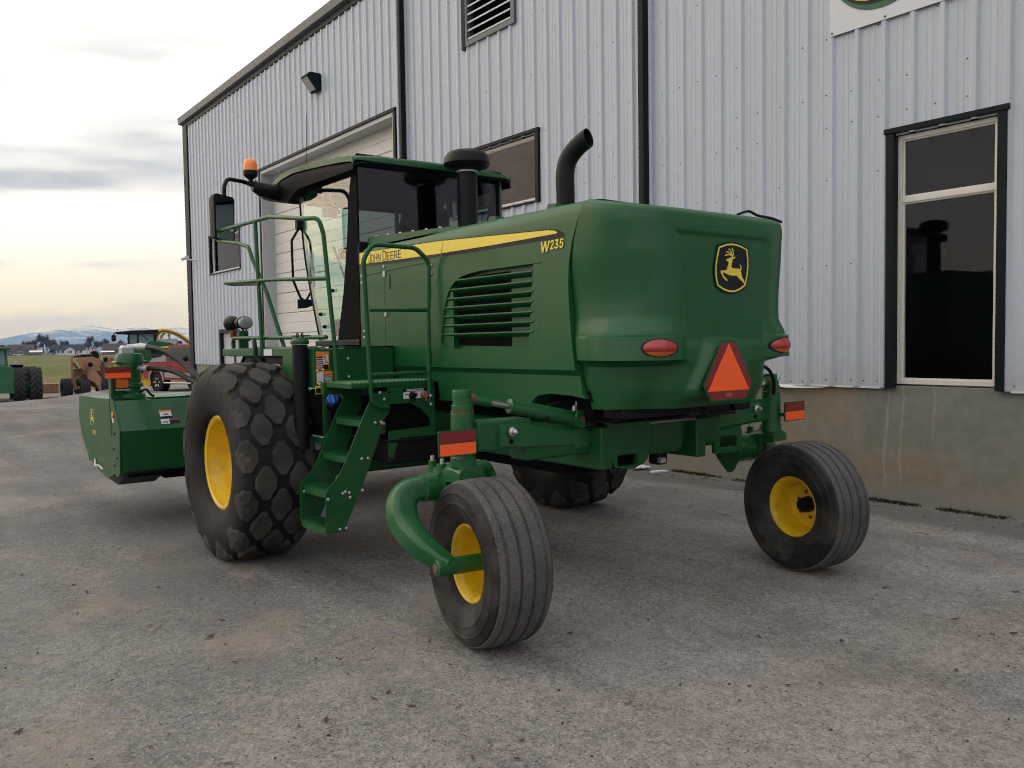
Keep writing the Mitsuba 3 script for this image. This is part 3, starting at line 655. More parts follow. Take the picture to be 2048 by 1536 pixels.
def caster(side, px, py, wx, wy):
    k = newkey(W + '__caster'); s = side
    Y = lambda y: py + s * y
    # tapering arm of the axle out to the king post
    arm = loft([[(AX + dx * wgt, s * yy, z) for dx, z in ((-0.1, z0 + .02), (-0.085, z0), (0.085, z0), (0.1, z0 + .02), (0.1, z1 - .02), (0.085, z1), (-0.085, z1), (-0.1, z1 - .02))] for yy, z0, z1, wgt in ((0.52, 1.075, 1.185, 1.0), (0.70, 1.075, 1.20, 1.0), (1.08, 1.10, 1.255, 1.1), (1.26, 1.115, 1.262, 1.1))])
    put(k + '__axle_arm', arm, 'green_cast', smooth=25)
    put(k + '__axle_sleeve', box(AX - 0.085, AX + 0.085, s * 1.0, Y(-0.05), 1.105, 1.285, 0.01), 'green_frame')
    put(k + '__arm_bolt', join([bolt((AX - 0.122, s * 1.18, 1.215), (-1, 0, 0), 0.03, 0.02), bolt((AX - 0.14, s * 1.18, 1.215), (-1, 0, 0), 0.018, 0.03)]), 'bolt_steel')
    put(k + '__arm_bolt', bolt((AX - 0.112, s * 1.18, 1.155), (-1, 0, 0), 0.016, 0.003), 'dark_void')
    put(k + '__eye_block', hull([(AX + dx, s * yy, z) for dx in (-0.10, 0.02) for yy in (0.53, 0.66) for z in (1.07, 1.19)]), 'green_cast')
    # king post
    put(k + '__king_post', lathe([(0.0, 1.02), (0.078, 1.02), (0.078, 1.075), (0.072, 1.08), (0.072, 1.335), (0.066, 1.34), (0.066, 1.385), (0.058, 1.39), (0.058, 1.425), (0.0, 1.43)], 'z', 28, (px, py, 0)), 'green_cast', smooth=30)
    put(k + '__steering_eye', lathe([(0.0, 1.395), (0.05, 1.395), (0.055, 1.405), (0.055, 1.455), (0.05, 1.465), (0.0, 1.468)], 'z', 24, (px + 0.01, py, 0.01)), 'green_cast')
    put(k + '__rust_ring', lathe([(0.0, 1.338), (0.068, 1.338), (0.069, 1.352), (0.0, 1.352)], 'z', 24, (px, py, 0)), 'rust_steel')
    # steering cylinder
    a, b = np.array([px, py - s * 0.03, 1.425]), np.array([AX - 0.10, s * 0.63, 1.255]); d = b - a
    put(k + '__cylinder_rod', cyl(a + d * 0.05, a + d * 0.40, 0.021, 14), 'chrome_rod')
    put(k + '__cylinder_rod', cyl(a + d * 0.03, a + d * 0.20, 0.029, 14), 'green_cast')
    put(k + '__rust_ring', cyl(a + d * 0.02, a + d * 0.06, 0.034, 12), 'rust_steel')
    put(k + '__cylinder_barrel', sweep([a + d * 0.36, a + d * 0.365, a + d * 0.94, a + d * 0.945], circ(0.046, 20), scale=[0.8, 1, 1, 0.8]), 'green_cast')
    put(k + '__cylinder_eye', lathe([(0.022, -0.045), (0.056, -0.045), (0.06, -0.035), (0.06, 0.035), (0.056, 0.045), (0.022, 0.045), (0.022, -0.045)], 'x', 24, b + [0.0, 0, 0.0]), 'green_cast')
    put(k + '__pin', cyl(b - [0.052, 0, 0], b + [0.05, 0, 0], 0.021, 12), 'rust_steel')
    put(k + '__hose_fitting', join([cyl(b + [0.03, -s * 0.02, 0.05], b + [0.03, -s * 0.02, 0.11], 0.014, 8), cyl(b + [0.03, -s * 0.02, 0.10], b + [0.03, -s * 0.10, 0.105], 0.012, 8), bolt(b + [0.0, s * 0.03, 0.06], (0, 0, 1), 0.014, 0.03)]), 'zinc')
    put(k + '__hose', tube(spline([b + [0.03, -s * 0.10, 0.105], b + [0.05, -s * 0.17, 0.06], b + [0.08, -s * 0.20, -0.06], b + [0.14, -s * 0.30, -0.08]], 6), 0.013, 8), 'hose_black')
    put(k + '__hose', tube(spline([a + d * 0.70 + [0.06, 0, 0.02], a + d * 0.85 + [0.07, 0, 0.075], a + d * 1.06 + [0.06, 0, 0.11], a + d * 1.20 + [0.05, 0, 0.07], a + d * 1.24 + [0.06, 0, -0.05]], 6), 0.012, 8), 'hose_black')
    # yoke, knuckle and the bowed arm
    arc = [(px - 0.082, 1.02, 0.95), (px + 0.0, 1.032, 0.93), (px + 0.085, 1.03, 0.925), (px + 0.15, 1.01, 0.915), (px + 0.205, 0.975, 0.89), (px + 0.245, 0.92, 0.86), (px + 0.26, 0.86, 0.82)]
    put(k + '__yoke', loft([[(x + (zt - z) * 0.35 * (i > 3) * 0, Y(y * w), z) for y, z in ((-0.085, zb), (-0.085, zt - 0.03), (-0.055, zt), (0.055, zt), (0.085, zt - 0.03), (0.085, zb))] for i, (x, zt, zb, w) in enumerate((x, zt, zb, 1.0 - 0.05 * j) for j, (x, zt, zb) in enumerate(arc))]), 'green_cast', smooth=40)
    kx, kz = px + 0.20, 0.885
    put(k + '__knuckle', lathe(([(0.0, -0.28), (0.10, -0.27), (0.115, -0.24), (0.105, -0.06), (0.105, 0.0), (0.092, 0.04), (0.085, 0.15), (0.0, 0.155)]) if s > 0 else [(0.0, -0.155), (0.085, -0.15), (0.092, -0.04), (0.105, 0.0), (0.105, 0.06), (0.115, 0.10), (0.115, 0.24), (0.10, 0.27), (0.0, 0.28)], 'y', 32, (kx, py + s * 0.02, kz)), 'green_cast', smooth=30)
    for dx, dz in ((0.05, 0.13), (-0.06, 0.12)):
        put(k + '__clamp_lug', cyl((kx + dx, Y(0.06), kz + dz - 0.04), (kx + dx, Y(0.06), kz + dz + 0.02), 0.026, 12), 'green_cast')
        put(k + '__clamp_bolt', cyl((kx + dx, Y(0.06), kz + dz + 0.02), (kx + dx, Y(0.06), kz + dz + 0.05), 0.013, 8), 'zinc')
    # clamp ribs round the knuckle
    for yy in (-0.03, 0.06): put(k + '__clamp_rib', lathe([(0.09, -0.014), (0.118, -0.012), (0.118, 0.012), (0.09, 0.014)], 'y', 28, (kx, Y(yy), kz)), 'green_cast')
    # teardrop end plate on the inner end
    tp = unary_union([Point(kx, kz).buffer(0.125), Point(kx - 0.02, kz - 0.15).buffer(0.035)]).convex_hull
    put(k + '__end_plate', prism(tp, 'xz', min(Y(-0.30), Y(-0.27)), max(Y(-0.30), Y(-0.27))), 'green_cast')
    pth = spline([(kx - 0.01, Y(0.12), kz + 0.0), (kx + 0.03, Y(0.21), kz - 0.01), (kx + 0.045, Y(0.285), kz - 0.075), (kx - 0.03, Y(0.315), kz - 0.195), (kx - 0.20, Y(0.305), kz - 0.295), (wx + 0.085, wy + s * 0.265, 0.515), (wx + 0.02, wy + s * 0.235, 0.492)], 7)
    n = len(pth); tt = np.linspace(0, 1, n); wid = np.c_[np.interp(tt, [0, 0.2, 0.45, 0.75, 1], [0.8, 1.15, 1.3, 1.0, 0.72]), np.interp(tt, [0, 0.2, 0.45, 0.75, 1], [0.9, 1.25, 1.35, 1.0, 0.72])]
    put(k + '__bowed_arm', sweep(pth, rrect(0.120, 0.125, 0.032), up=(0, 0, 1), scale=wid), 'green_cast', smooth=40)
    ax = np.array([math.sin(math.radians(-CYAW)), math.cos(math.radians(CYAW)), 0])  # the wheel's axle line
    c = np.array([wx, wy, 0.485])
    put(k + '__axle_tube', sweep([c + ax * s * 0.03, c + ax * s * 0.320, c + ax * s * 0.327], circ(0.050, 20), scale=[1, 1, 0.85]), 'green_cast')
    put(k + '__axle_cap', cyl(c + ax * s * 0.326, c + ax * s * 0.333, 0.029, 16), 'rust_steel')
    # red and orange reflector plate on its bracket
    x = px - 0.02; r0, r1 = Y(0.0), Y(0.245)
    lo, hi = min(r0, r1), max(r0, r1)
    put(k + '__reflector_plate', prism(sbox(lo - 0.01, 1.105, hi + 0.01, 1.255).buffer(-0.01).buffer(0.01), 'yz', x - 0.112, x - 0.105), 'green_frame')
    put(k + '__reflector_red', box(x - 0.116, x - 0.1125, lo, hi, 1.186, 1.246), 'reflect_red')
    put(k + '__reflector_orange', box(x - 0.116, x - 0.1125, lo, hi, 1.112, 1.178), 'reflect_orange')
    put(k + '__reflector_bracket', box(x - 0.104, x - 0.05, lo, lo + 0.04 if s > 0 else hi, 1.14, 1.17), 'green_frame')
caster(1, AX + 0.01, 1.45, -2.99, 1.43)
caster(-1, AX - 0.06, -1.45, -3.20, -1.385)
# ---- chassis
ch = newkey(W + '__chassis')
for y in (-0.50, 0.42): put(ch + '__frame_rail', box(-3.0, 1.2, y, y + 0.10, 0.92, 1.20, 0.01), 'green_frame')
put(ch + '__drive_axle', box(-0.20, 0.28, -1.36, 1.36, 0.62, 0.95, 0.03), 'green_frame')
for s in (1, -1): put(ch + '__final_drive', lathe([(0.0, 0.0), (0.20, 0.0), (0.22, 0.02), (0.22, 0.22), (0.17, 0.26), (0.0, 0.27)], 'y', 28, (0.02, 1.58 if s < 0 and False else (1.34 if s > 0 else -1.60), 0.80)), 'green_frame')
put(ch + '__engine_belly', box(-2.55, -0.30, -0.42, 0.42, 0.82, 1.5, 0.05), 'black_matte')
put(ch + '__cross_member', box(-1.2, -1.0, -0.7, 0.7, 0.80, 0.95, 0.02), 'black_plastic')
put(ch + '__cooler_box', box(-3.02, -2.3, -0.6, 0.62, 1.24, 1.40, 0.02), 'black_matte')
put(ch + '__rear_cross_member', box(-3.30, -3.12, -0.62, 0.62, 1.27, 1.34, 0.01), 'black_plastic')
put(ch + '__rear_handle', tube(fillet([(-3.40, 0.04, 1.33), (-3.46, 0.02, 1.28), (-3.46, -0.24, 1.28), (-3.40, -0.27, 1.33)], 0.03), 0.014, 8), 'black_plastic')
put(ch + '__silencer', lathe([(0.0, -0.5), (0.10, -0.48), (0.11, -0.3), (0.11, 0.3), (0.10, 0.48), (0.0, 0.5)], 'x', 20, (-1.7, 0.1, 2.25)), 'black_matte')
for i, (yy, zz) in enumerate(((0.30, 1.03), (0.22, 0.97), (0.14, 1.08))):
    put(ch + '__hydraulic_hose', tube(spline([(-3.0 + 0.1 * i, -1.0 + yy, 1.22 + 0.02 * i), (-2.8, -0.85, 1.3), (-2.6, -0.75 + 0.03 * i, zz + 0.1), (-2.0, -0.6, zz)], 6), 0.014, 8), 'hose_black')
put(ch + '__hydraulic_hose', tube(spline([(-3.10, -0.72, 1.52), (-3.06, -0.98, 1.56), (-3.0, -1.22, 1.52), (-2.95, -1.36, 1.42), (-2.92, -1.40, 1.32)], 8), 0.013, 8), 'hose_black')
put(ch + '__hydraulic_fitting', cyl((-2.95, -0.95, 1.40), (-2.96, -1.22, 1.41), 0.016, 8), 'zinc')
put(ch + '__hydraulic_hose', tube(spline([(-2.9, 0.9, 1.28), (-2.75, 0.5, 1.30), (-2.8, 0.1, 1.27), (-2.85, -0.4, 1.25), (-2.8, -0.9, 1.29)], 8), 0.014, 8), 'hose_black')
put(ch + '__clamp_block', box(-2.98, -2.90, -0.92, -0.82, 1.23, 1.30, 0.01), 'black_plastic')
put(ch + '__clamp_block', box(-2.97, -2.88, 0.52, 0.60, 1.20, 1.27, 0.01), 'black_plastic')
put(ch + '__accumulator', lathe([(0, -0.1), (0.04, -0.09), (0.045, 0), (0.04, 0.09), (0, 0.1)], 'z', 16, (-2.75, -1.0, 1.29)), 'black_gloss')
put(ch + '__hydraulic_pipe', tube([(-2.93, 0.52, 1.245), (-2.95, 0.2, 1.20), (-2.97, -0.4, 1.20)], 0.021, 10, fil=0.1), 'chrome_rod')

# ---- engine hood: a closed body with louvre recess
YC = -0.03
def hood_section(yw, ztop_, zlo):
    p = [(yw - 0.035, zlo), (yw - 0.035, 1.54), (yw, 1.575), (yw, 2.50), (yw - 0.006, 2.545), (yw - 0.03, 2.585), (yw - 0.075, 2.612), (yw - 0.16, 2.624), (yw - 0.40, ztop_ - 0.004)]
    return [(YC + y, z) for y, z in p] + [(YC - y, z) for y, z in p[::-1]]
def solid(section, x0, x1): return man(prism(Polygon(section), 'yz', x0, x1))
def sideprof(pts): return man(prism(Polygon(pts), 'xz', -2, 2))
seam = spline([(-3.165, 2.80), (-3.15, 2.60), (-3.05, 2.35), (-3.015, 2.13), (-3.03, 1.85), (-3.06, 1.62), (-3.115, 1.36)], 4)
hfront = spline([(-1.45, 1.36), (-1.43, 1.46), (-1.42, 1.70), (-1.43, 1.95), (-1.50, 2.25), (-1.60, 2.52), (-1.68, 2.70), (-1.73, 2.80)], 4)
arch = [(-3.115, 1.40), (-2.98, 1.415), (-2.78, 1.42), (-2.66, 1.405), (-2.60, 1.37), (-2.575, 1.32)]
hp = [tuple(q) for q in hfront] + [tuple(q + [0.006, 0]) for q in seam[:-1]] + arch + [(-1.45, 1.32)]
hood = solid(hood_section(0.825, 2.625, 1.32), -3.3, -1.3) ^ sideprof(hp)
# louvre recess
lv = Polygon(np.vstack([spline([(-1.545, 1.76), (-1.60, 2.02), (-1.68, 2.16), (-1.83, 2.235), (-2.05, 2.26)], 5), [(-2.775, 2.262), (-2.70, 1.70), (-1.60, 1.715)]])).buffer(-0.015).buffer(0.03, quad_segs=3).buffer(-0.015)
hood = hood - man(prism(lv, 'xz', YC + 0.772, YC + 0.95)) - man(prism(affinity.translate(lv, 0, 0), 'xz', YC - 0.95, YC - 0.772))
op = lv.buffer(-0.022).intersection(sbox(-2.36, 1.70, -1.5, 2.3))
hood = hood - man(prism(op, 'xz', YC + 0.70, YC + 0.80))
hk = newkey(W + '__hood')
labels[hk] = {'label': 'side of the engine hood with louvres and yellow stripe'}
put(hk + '__hood_shell', hood, 'green_paint', smooth=28)
for i in range(7):
    zz = 1.815 + i * 0.0655
    x0, _, x1, _ = LineString([(-1.3, zz), (-2.9, zz)]).intersection(lv).bounds; x0 = -2.648 + (zz - 1.75) * -0.015
    put(hk + '__louver_slat', loft([[(x, YC + y, zz + dz) for y, dz in ((0.764, -0.024), (0.768, -0.026), (0.812, -0.008), (0.825, 0.004), (0.824, 0.012), (0.812, 0.013), (0.764, -0.010))] for x in np.linspace(x0, x1 - 0.010, 6)]), 'green_paint', smooth=20)
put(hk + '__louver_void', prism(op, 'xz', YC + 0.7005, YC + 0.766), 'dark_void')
put(hk + '__louver_end_panel', prism(Polygon([(-2.69, 1.70), (-2.765, 2.26), (-2.655, 2.258), (-2.60, 1.705)]), 'xz', YC + 0.771, YC + 0.818), 'green_paint')
# stripe: yellow over black, in two pieces across the seam
ys = YC + 0.8265
def band(pts, y0, y1, m, nm): put(hk + nm, prism(Polygon(pts), 'xz', y0, y1), m)
band([(-1.612, 2.524), (-2.20, 2.496), (-2.84, 2.464), (-2.915, 2.452), (-2.955, 2.434), (-2.985, 2.418), (-2.985, 2.404), (-2.95, 2.398), (-2.20, 2.397), (-1.572, 2.404)], ys - 0.002, ys, 'decal_black', '__stripe_edge')
band([(-1.609, 2.517), (-2.20, 2.489), (-2.82, 2.458), (-2.89, 2.447), (-2.915, 2.434), (-2.90, 2.428), (-2.20, 2.424), (-1.579, 2.428)], ys, ys + 0.0015, 'decal_yellow', '__stripe')
def side_text(s, x0, x1, z0, h, y, bold, shear=0.0, dy=0.0015):
    m = text(s, 1.0, 0.001, bold); b = m.bounds; v = m.vertices.copy(); w = b[1, 0] - b[0, 0]
    u = (v[:, 0] - b[0, 0]) / w; t = v[:, 1]
    m.vertices = np.c_[x0 + (x1 - x0) * u - shear * h * t, y + v[:, 2] * dy / 0.001, z0 + h * t]; return m
def fat(s, g):   # lettering grown by g on every side, for an outline
    return g
m = side_text('W', -2.745, -2.835, 2.325, 0.066, ys + 0.0022, True, 0.15); n = side_text('235', -2.842, -2.970, 2.336, 0.054, ys + 0.0022, True, 0.15)
put(hk + '__model_number', join([m, n]), 'decal_yellow')
m2 = side_text('W', -2.740, -2.840, 2.321, 0.074, ys, True, 0.15); n2 = side_text('235', -2.838, -2.975, 2.332, 0.062, ys, True, 0.15)
put(hk + '__model_number_outline', join([m2, n2]), 'decal_black')
for x, y in ((-1.95, 0.60), (-2.62, 0.60)): put(hk + '__hood_catch', hull([(x + dx, YC + y + dy, z) for dx, z in ((-0.06, 2.62), (0.06, 2.62), (-0.045, 2.665), (0.03, 2.672)) for dy in (-0.05, 0.03)]), 'green_paint')

# ---- front side panel with doors, and deck behind the cab
pk = newkey(W + '__side_panel')
sec = hood_section(0.812, 2.625, 1.46)
fp = [(-0.225, 1.46), (-0.225, 2.46), (-0.232, 2.51), (-0.25, 2.55), (-0.285, 2.585), (-0.34, 2.61), (-0.42, 2.64), (-0.60, 2.70), (-1.72, 2.8), (-1.72, 1.46)]
panel = solid(sec, -1.70, -0.2) ^ sideprof(fp)
yp = YC + 0.812
gro = []
for (x0, z0, x1, z1) in ((-0.36, 2.345, -1.36, 2.375), (-0.668, 1.5, -0.662, 2.36), (-1.357, 1.50, -1.351, 2.37)):
    gro.append(man(box(min(x0, x1), max(x0, x1), yp - 0.008, yp + 0.02, min(z0, z1), max(z0, z1))) if abs(x1 - x0) < 0.1 else man(prism(Polygon([(x0, z0), (x1, z1), (x1, z1 + 0.007), (x0, z0 + 0.007)]), 'xz', yp - 0.008, yp + 0.02)))
for gq in gro: panel = panel - gq
put(pk + '__panel_shell', panel, 'green_paint', smooth=28)
put(pk + '__stripe_edge', prism(Polygon([(-0.222, 2.557), (-0.30, 2.557), (-1.42, 2.533), (-1.60, 2.529), (-1.58, 2.406), (-1.0, 2.413), (-0.24, 2.432), (-0.222, 2.44)]), 'xz', yp + 0.0005, yp + 0.002), 'decal_black')
put(pk + '__stripe', prism(Polygon([(-0.235, 2.550), (-0.30, 2.551), (-1.42, 2.526), (-1.60, 2.521), (-1.585, 2.429), (-1.0, 2.438), (-0.235, 2.455)]), 'xz', yp + 0.002, yp + 0.0035), 'decal_yellow')
yl = yp + 0.0035
jo = [side_text('J', -0.400, -0.437, 2.452, 0.085, yl, False), side_text('OHN', -0.445, -0.612, 2.452, 0.066, yl, False), side_text('D', -0.650, -0.712, 2.450, 0.084, yl, False), side_text('EERE', -0.722, -0.955, 2.450, 0.065, yl, False)]
put(pk + '__maker_lettering', join(jo), 'decal_black')
for x, z in ((-0.27, 2.35), (-0.27, 2.29), (-0.29, 1.87), (-0.29, 1.815), (-1.405, 2.35), (-1.405, 2.285), (-0.665, 2.40)):
    put(pk + '__bolt', bolt((x, yp + 0.002, z), (0, 1, 0), 0.013), 'bolt_steel')
put(pk + '__door_latch', box(-0.69, -0.655, yp + 0.001, yp + 0.012, 2.315, 2.365, 0.003), 'zinc')
put(pk + '__door_latch', prism(sbox(-0.755, 2.22, -0.725, 2.33).buffer(0.006), 'xz', yp + 0.001, yp + 0.006), 'green_frame')
put(pk + '__door_latch', box(-0.70, -0.67, yp + 0.001, yp + 0.012, 1.985, 2.02, 0.003), 'zinc')
for z in (2.10, 1.60): put(pk + '__hinge', cyl((-1.372, yp + 0.008, z), (-1.372, yp + 0.008, z + 0.10), 0.007, 8), 'zinc')
for sg in (1, -1):
    put(pk + '__deck_edge', prism(Polygon([(-0.24, 2.55), (-0.24, 2.665), (-0.255, 2.688), (-0.30, 2.692), (-1.66, 2.632), (-1.66, 2.55)]), 'xz', *sorted((YC + sg * 0.715, YC + sg * 0.735))), 'green_frame')
put(pk + '__deck_plate', hull([(x, YC + y, z) for x, z in ((-0.25, 2.6), (-0.25, 2.68), (-1.64, 2.625), (-1.64, 2.6)) for y in (0.71, -0.71)]), 'green_frame')
for i in range(6):
    x = -0.36 - i * 0.205; put(pk + '__bolt', bolt((x, YC + 0.712, 2.689 - (i * 0.205 + 0.06) * 0.044), (0, 0, 1), 0.013, 0.016), 'bolt_steel')

# ---- tail cowl
tk = newkey(W + '__tail_cowl'); labels[tk] = {'label': 'rounded rear cowl with emblem, lamps and warning triangle'}
XR = -3.575
zs = np.unique(np.concatenate([np.linspace(1.335, 2.46, 76), np.linspace(2.46, 2.60, 14), np.linspace(1.55, 1.83, 40)]))
sea = seam[np.argsort(seam[:, 1])]
ph = np.linspace(0, np.pi, 150)
def cowl_pt(phi, z, extra=0.0):
    phi = np.asarray(phi, float); z = np.asarray(z, float)
    xs = np.interp(z, sea[:, 1], sea[:, 0]) + 0.0 - 0.004
    b = PchipInterpolator([1.30, 1.50, 1.62, 1.95, 2.30, 2.52, 2.62], [0.760, 0.785, 0.792, 0.786, 0.815, 0.823, 0.815])(z)
    xr = np.interp(z, [1.33, 1.45, 1.62, 2.30, 2.50, 2.60], [-3.475, -3.555, XR, XR, -3.562, -3.54])
    n = 3.6
    c, s = np.cos(phi), np.sin(phi)
    y = b * np.sign(c) * np.abs(c) ** (2 / n); x = xs + (xr - xs) * np.abs(s) ** (2 / n)
    # outward direction in plan
    nx, ny = -np.abs(s) ** (2 - 2 / n) / np.maximum(np.abs(xr - xs), 0.1), np.sign(c) * np.abs(c) ** (2 - 2 / n) / b
    L = np.hypot(nx, ny) + 1e-9; nx, ny = nx / L, ny / L
    st = lambda a, b_, v: (lambda t: t * t * (3 - 2 * t))(np.clip((v - a) / (b_ - a), 0, 1))
    # lamp pods: a shelf above, a straight drop below
    zt = st(1.63, 1.632, z) * (1 - st(1.772, 1.785, z)) + st(1.772, 1.785, z) * (1 - st(1.785, 1.90, z)) * 0.62
    zb = st(1.605, 1.632, z)
    wrap = st(0.36, 0.50, np.abs(y)) * (0.25 + 0.75 * (1 - st(-3.32, -3.10, x)))
    pod = 0.062 * np.clip(zt, 0, 1) * wrap * (zb if True else 1)
    # lower skirt set in at the corners
    skirt = -(0.025 + 0.075 * (1 - st(-3.40, -3.14, x))) * (1 - st(1.595, 1.632, z)) * st(0.34, 0.56, np.abs(y))
    # emblem panel
    hwid = 0.36 + 0.06 * (z - 1.72) / 0.7
    rec = st(1.70, 1.76, z) * (1 - st(2.415, 2.445, z)) * (1 - st(hwid, hwid + 0.035, np.abs(y))) * (s > 0.3)
    # wedge behind the warning sign
    wy = 0.10 + (1.735 - z) * 0.48
    wed = (1 - st(1.70, 1.78, z)) * st(1.36, 1.42, z) * (1 - st(wy, wy + 0.075, np.abs(y - 0.065))) * (s > 0.3)
    d = pod + skirt - 0.014 * rec + 0.045 * wed + extra
    # top edge rolls over
    top = np.clip((z - 2.55) / 0.05, 0, 1); d = d - 0.06 * (1 - np.sqrt(np.clip(1 - top ** 2, 0, 1)))
    return np.stack([x + nx * d, YC + y + ny * d, z], -1), np.stack([nx, ny, 0 * nx], -1)
P = np.stack([cowl_pt(ph, np.full_like(ph, z))[0] for z in zs])
w_ = np.clip((P[:, :, 2] - 2.05) / 0.55, 0, 1) ** 1.5      # the top edge is highest at the seams and dips towards the rear
P[:, :, 2] += w_ * (0.022 - 0.085 * np.clip((-3.13 - P[:, :, 0]) / 0.44, 0, 1) ** 0.8)
top = []
for sc in (0.9, 0.6, 0.0):
    q = P[-1].copy(); q[:, 1] = YC + (q[:, 1] - YC) * sc; q[:, 0] = -3.15 + (q[:, 0] + 3.15) * (sc ** 0.5 if sc else 0); q[:, 2] = P[-1][:, 2] - 0.03 * (1 - sc); top.append(q)
put(tk + '__cowl_shell', thick(grid(np.concatenate([P, np.array(top)])[:, ::-1]), 0.012), 'green_paint', smooth=40)
put(tk + '__seam_backing', as_tm(man(prism(Polygon(np.vstack([seam + [0.03, 0], (seam + [-0.03, 0])[::-1]])), 'xz', YC - 0.755, YC + 0.755)) ^ man(box(-4, -2, -1, 1, 1.38, 2.59))), 'dark_void')
put(tk + '__top_seal', box(-3.40, -3.25, -0.62, -0.30, 2.535, 2.568, 0.01), 'black_plastic')
put(tk + '__wiring', tube(spline([(-3.40, -0.34, 2.57), (-3.43, -0.42, 2.595), (-3.43, -0.52, 2.575), (-3.44, -0.66, 2.565), (-3.43, -0.78, 2.55)], 6), 0.009, 6), 'hose_black')
# emblem: badge, border, leaping deer   (u to the right in the picture = -y)
E0 = np.array([613.0, 400.0])
def em(pts): p = np.asarray(pts, float); return np.c_[(p[:, 0] - E0[0]) / 300 * 0.345, -(p[:, 1] - E0[1]) / 402 * 0.325]
badge = Polygon(em(spline([(500, 230), (560, 206), (621, 197), (690, 209), (748, 234)], 5).tolist() + spline([(752, 238), (761, 310), (763, 380), (752, 465), (736, 538)], 5).tolist() + spline([(730, 546), (675, 583), (612, 601), (545, 588), (490, 558)], 5).tolist() + spline([(480, 548), (466, 480), (463, 405), (474, 320), (494, 238)], 5).tolist())).buffer(0)
deer = Polygon(em([(561, 341), (566, 334), (583, 329), (596, 321), (607, 318), (618, 321), (630, 314), (641, 309), (637, 319), (628, 327), (617, 331), (614, 346), (607, 372), (605, 388), (611, 397), (628, 401), (650, 402), (671, 402), (677, 404), (684, 400), (686, 390), (680, 376), (675, 366), (685, 374), (692, 388), (693, 402), (686, 413), (690, 432), (694, 455), (700, 472), (712, 486), (719, 508), (723, 530), (716, 520), (708, 505), (690, 492), (672, 480), (660, 466), (652, 456), (636, 459), (604, 458), (580, 453), (558, 444), (544, 437), (532, 440), (537, 455), (550, 472), (572, 492), (571, 502), (560, 498), (540, 478), (524, 454), (515, 434), (518, 426), (534, 423), (556, 420), (567, 415), (572, 400), (579, 380), (583, 360), (582, 350), (570, 349)])).buffer(0)
ant = [[(609, 322), (621, 300), (623, 280), (618, 262), (612, 250)], [(612, 302), (606, 282), (598, 268), (586, 258)], [(607, 298), (594, 288), (580, 280), (566, 277)], [(604, 300), (584, 298), (568, 301), (555, 307)]]
antl = unary_union([LineString(em(spline(a, 5))).buffer(0.0042 if i == 0 else 0.0036) for i, a in enumerate(ant)])
xe = XR + 0.014 - 0.004
def rear(poly, t0, t1, cy, cz):
    return prism(affinity.translate(affinity.scale(poly, -1, 1, origin=(0, 0)), cy, cz), 'yz', xe - t1, xe - t0)
cyE, czE = YC - 0.045, 2.197
put(tk + '__emblem_badge', rear(badge, 0.0, 0.004, cyE, czE), 'decal_black')
put(tk + '__emblem_border', rear(badge.buffer(-0.012).difference(badge.buffer(-0.022)), 0.004, 0.006, cyE, czE), 'decal_yellow')
put(tk + '__emblem_deer', rear(unary_union([deer, antl]), 0.004, 0.006, cyE, czE), 'decal_yellow')
# slow vehicle triangle
sx = XR - 0.049; cy0 = YC + 0.065
tri = Polygon([(-0.062, 1.735), (0.062, 1.735), (0.225, 1.475), (0.16, 1.385), (-0.16, 1.385), (-0.225, 1.475)])
def rt(poly, x0, x1): return prism(affinity.translate(poly, cy0, 0), 'yz', x0, x1)
sk = newkey(W + '__slow_vehicle_sign')
labels[sk] = {'label': 'orange slow vehicle triangle with dark red border'}
put(sk + '__backing', rt(tri.buffer(0.012, join_style=2), sx - 0.004, sx), 'green_frame')
put(sk + '__red_border', rt(tri, sx - 0.006, sx - 0.004), 'reflect_red')
put(sk + '__orange_triangle', rt(Polygon([(0.0, 1.727), (0.195, 1.437), (-0.195, 1.437)]), sx - 0.008, sx - 0.006), 'reflect_orange')
put(sk + '__maker_mark', rt(sbox(-0.03, 1.400, 0.03, 1.422), sx - 0.0075, sx - 0.006), 'terminal_red')
# tail lamps on the pods
LAMP = (0.93, 1.07)
def tail_lamp(side):
    k = newkey(W + '__tail_lamp')
    p0 = {1: LAMP[0], -1: np.pi - LAMP[1]}[side]
    f = lambda u, v, e: cowl_pt(p0 - side * 0 + u, 1.708 + v, e)[0]
    def patch(vlo, vhi, e0, e1, m, nm, sc=1.0):
        rows = []
        for r in np.linspace(0, 1, 7):
            ring = []
            for a in np.linspace(0, 2 * np.pi, 33)[:-1]:
                v = 0.049 * sc * math.sin(a) * r; u = 0.0 + 0.19 * sc * math.cos(a) * r
                v = min(max(v, vlo), vhi)
                ring.append(f(u, v, e0 + (e1 - e0) * (1 - r * r)))
            rows.append(ring)
        R = np.array(rows); g = grid(np.concatenate([R, R[:, :1]], 1)); put(k + nm, g, m, smooth=True)
    patch(-1, 1, 0.006, 0.010, 'decal_black', '__lamp_surround', 1.10)
    patch(-0.018, 1, 0.011, 0.032, 'lamp_red', '__red_lens')
    patch(-1, -0.020, 0.011, 0.030, 'lamp_amber', '__amber_lens')
tail_lamp(1); tail_lamp(-1)
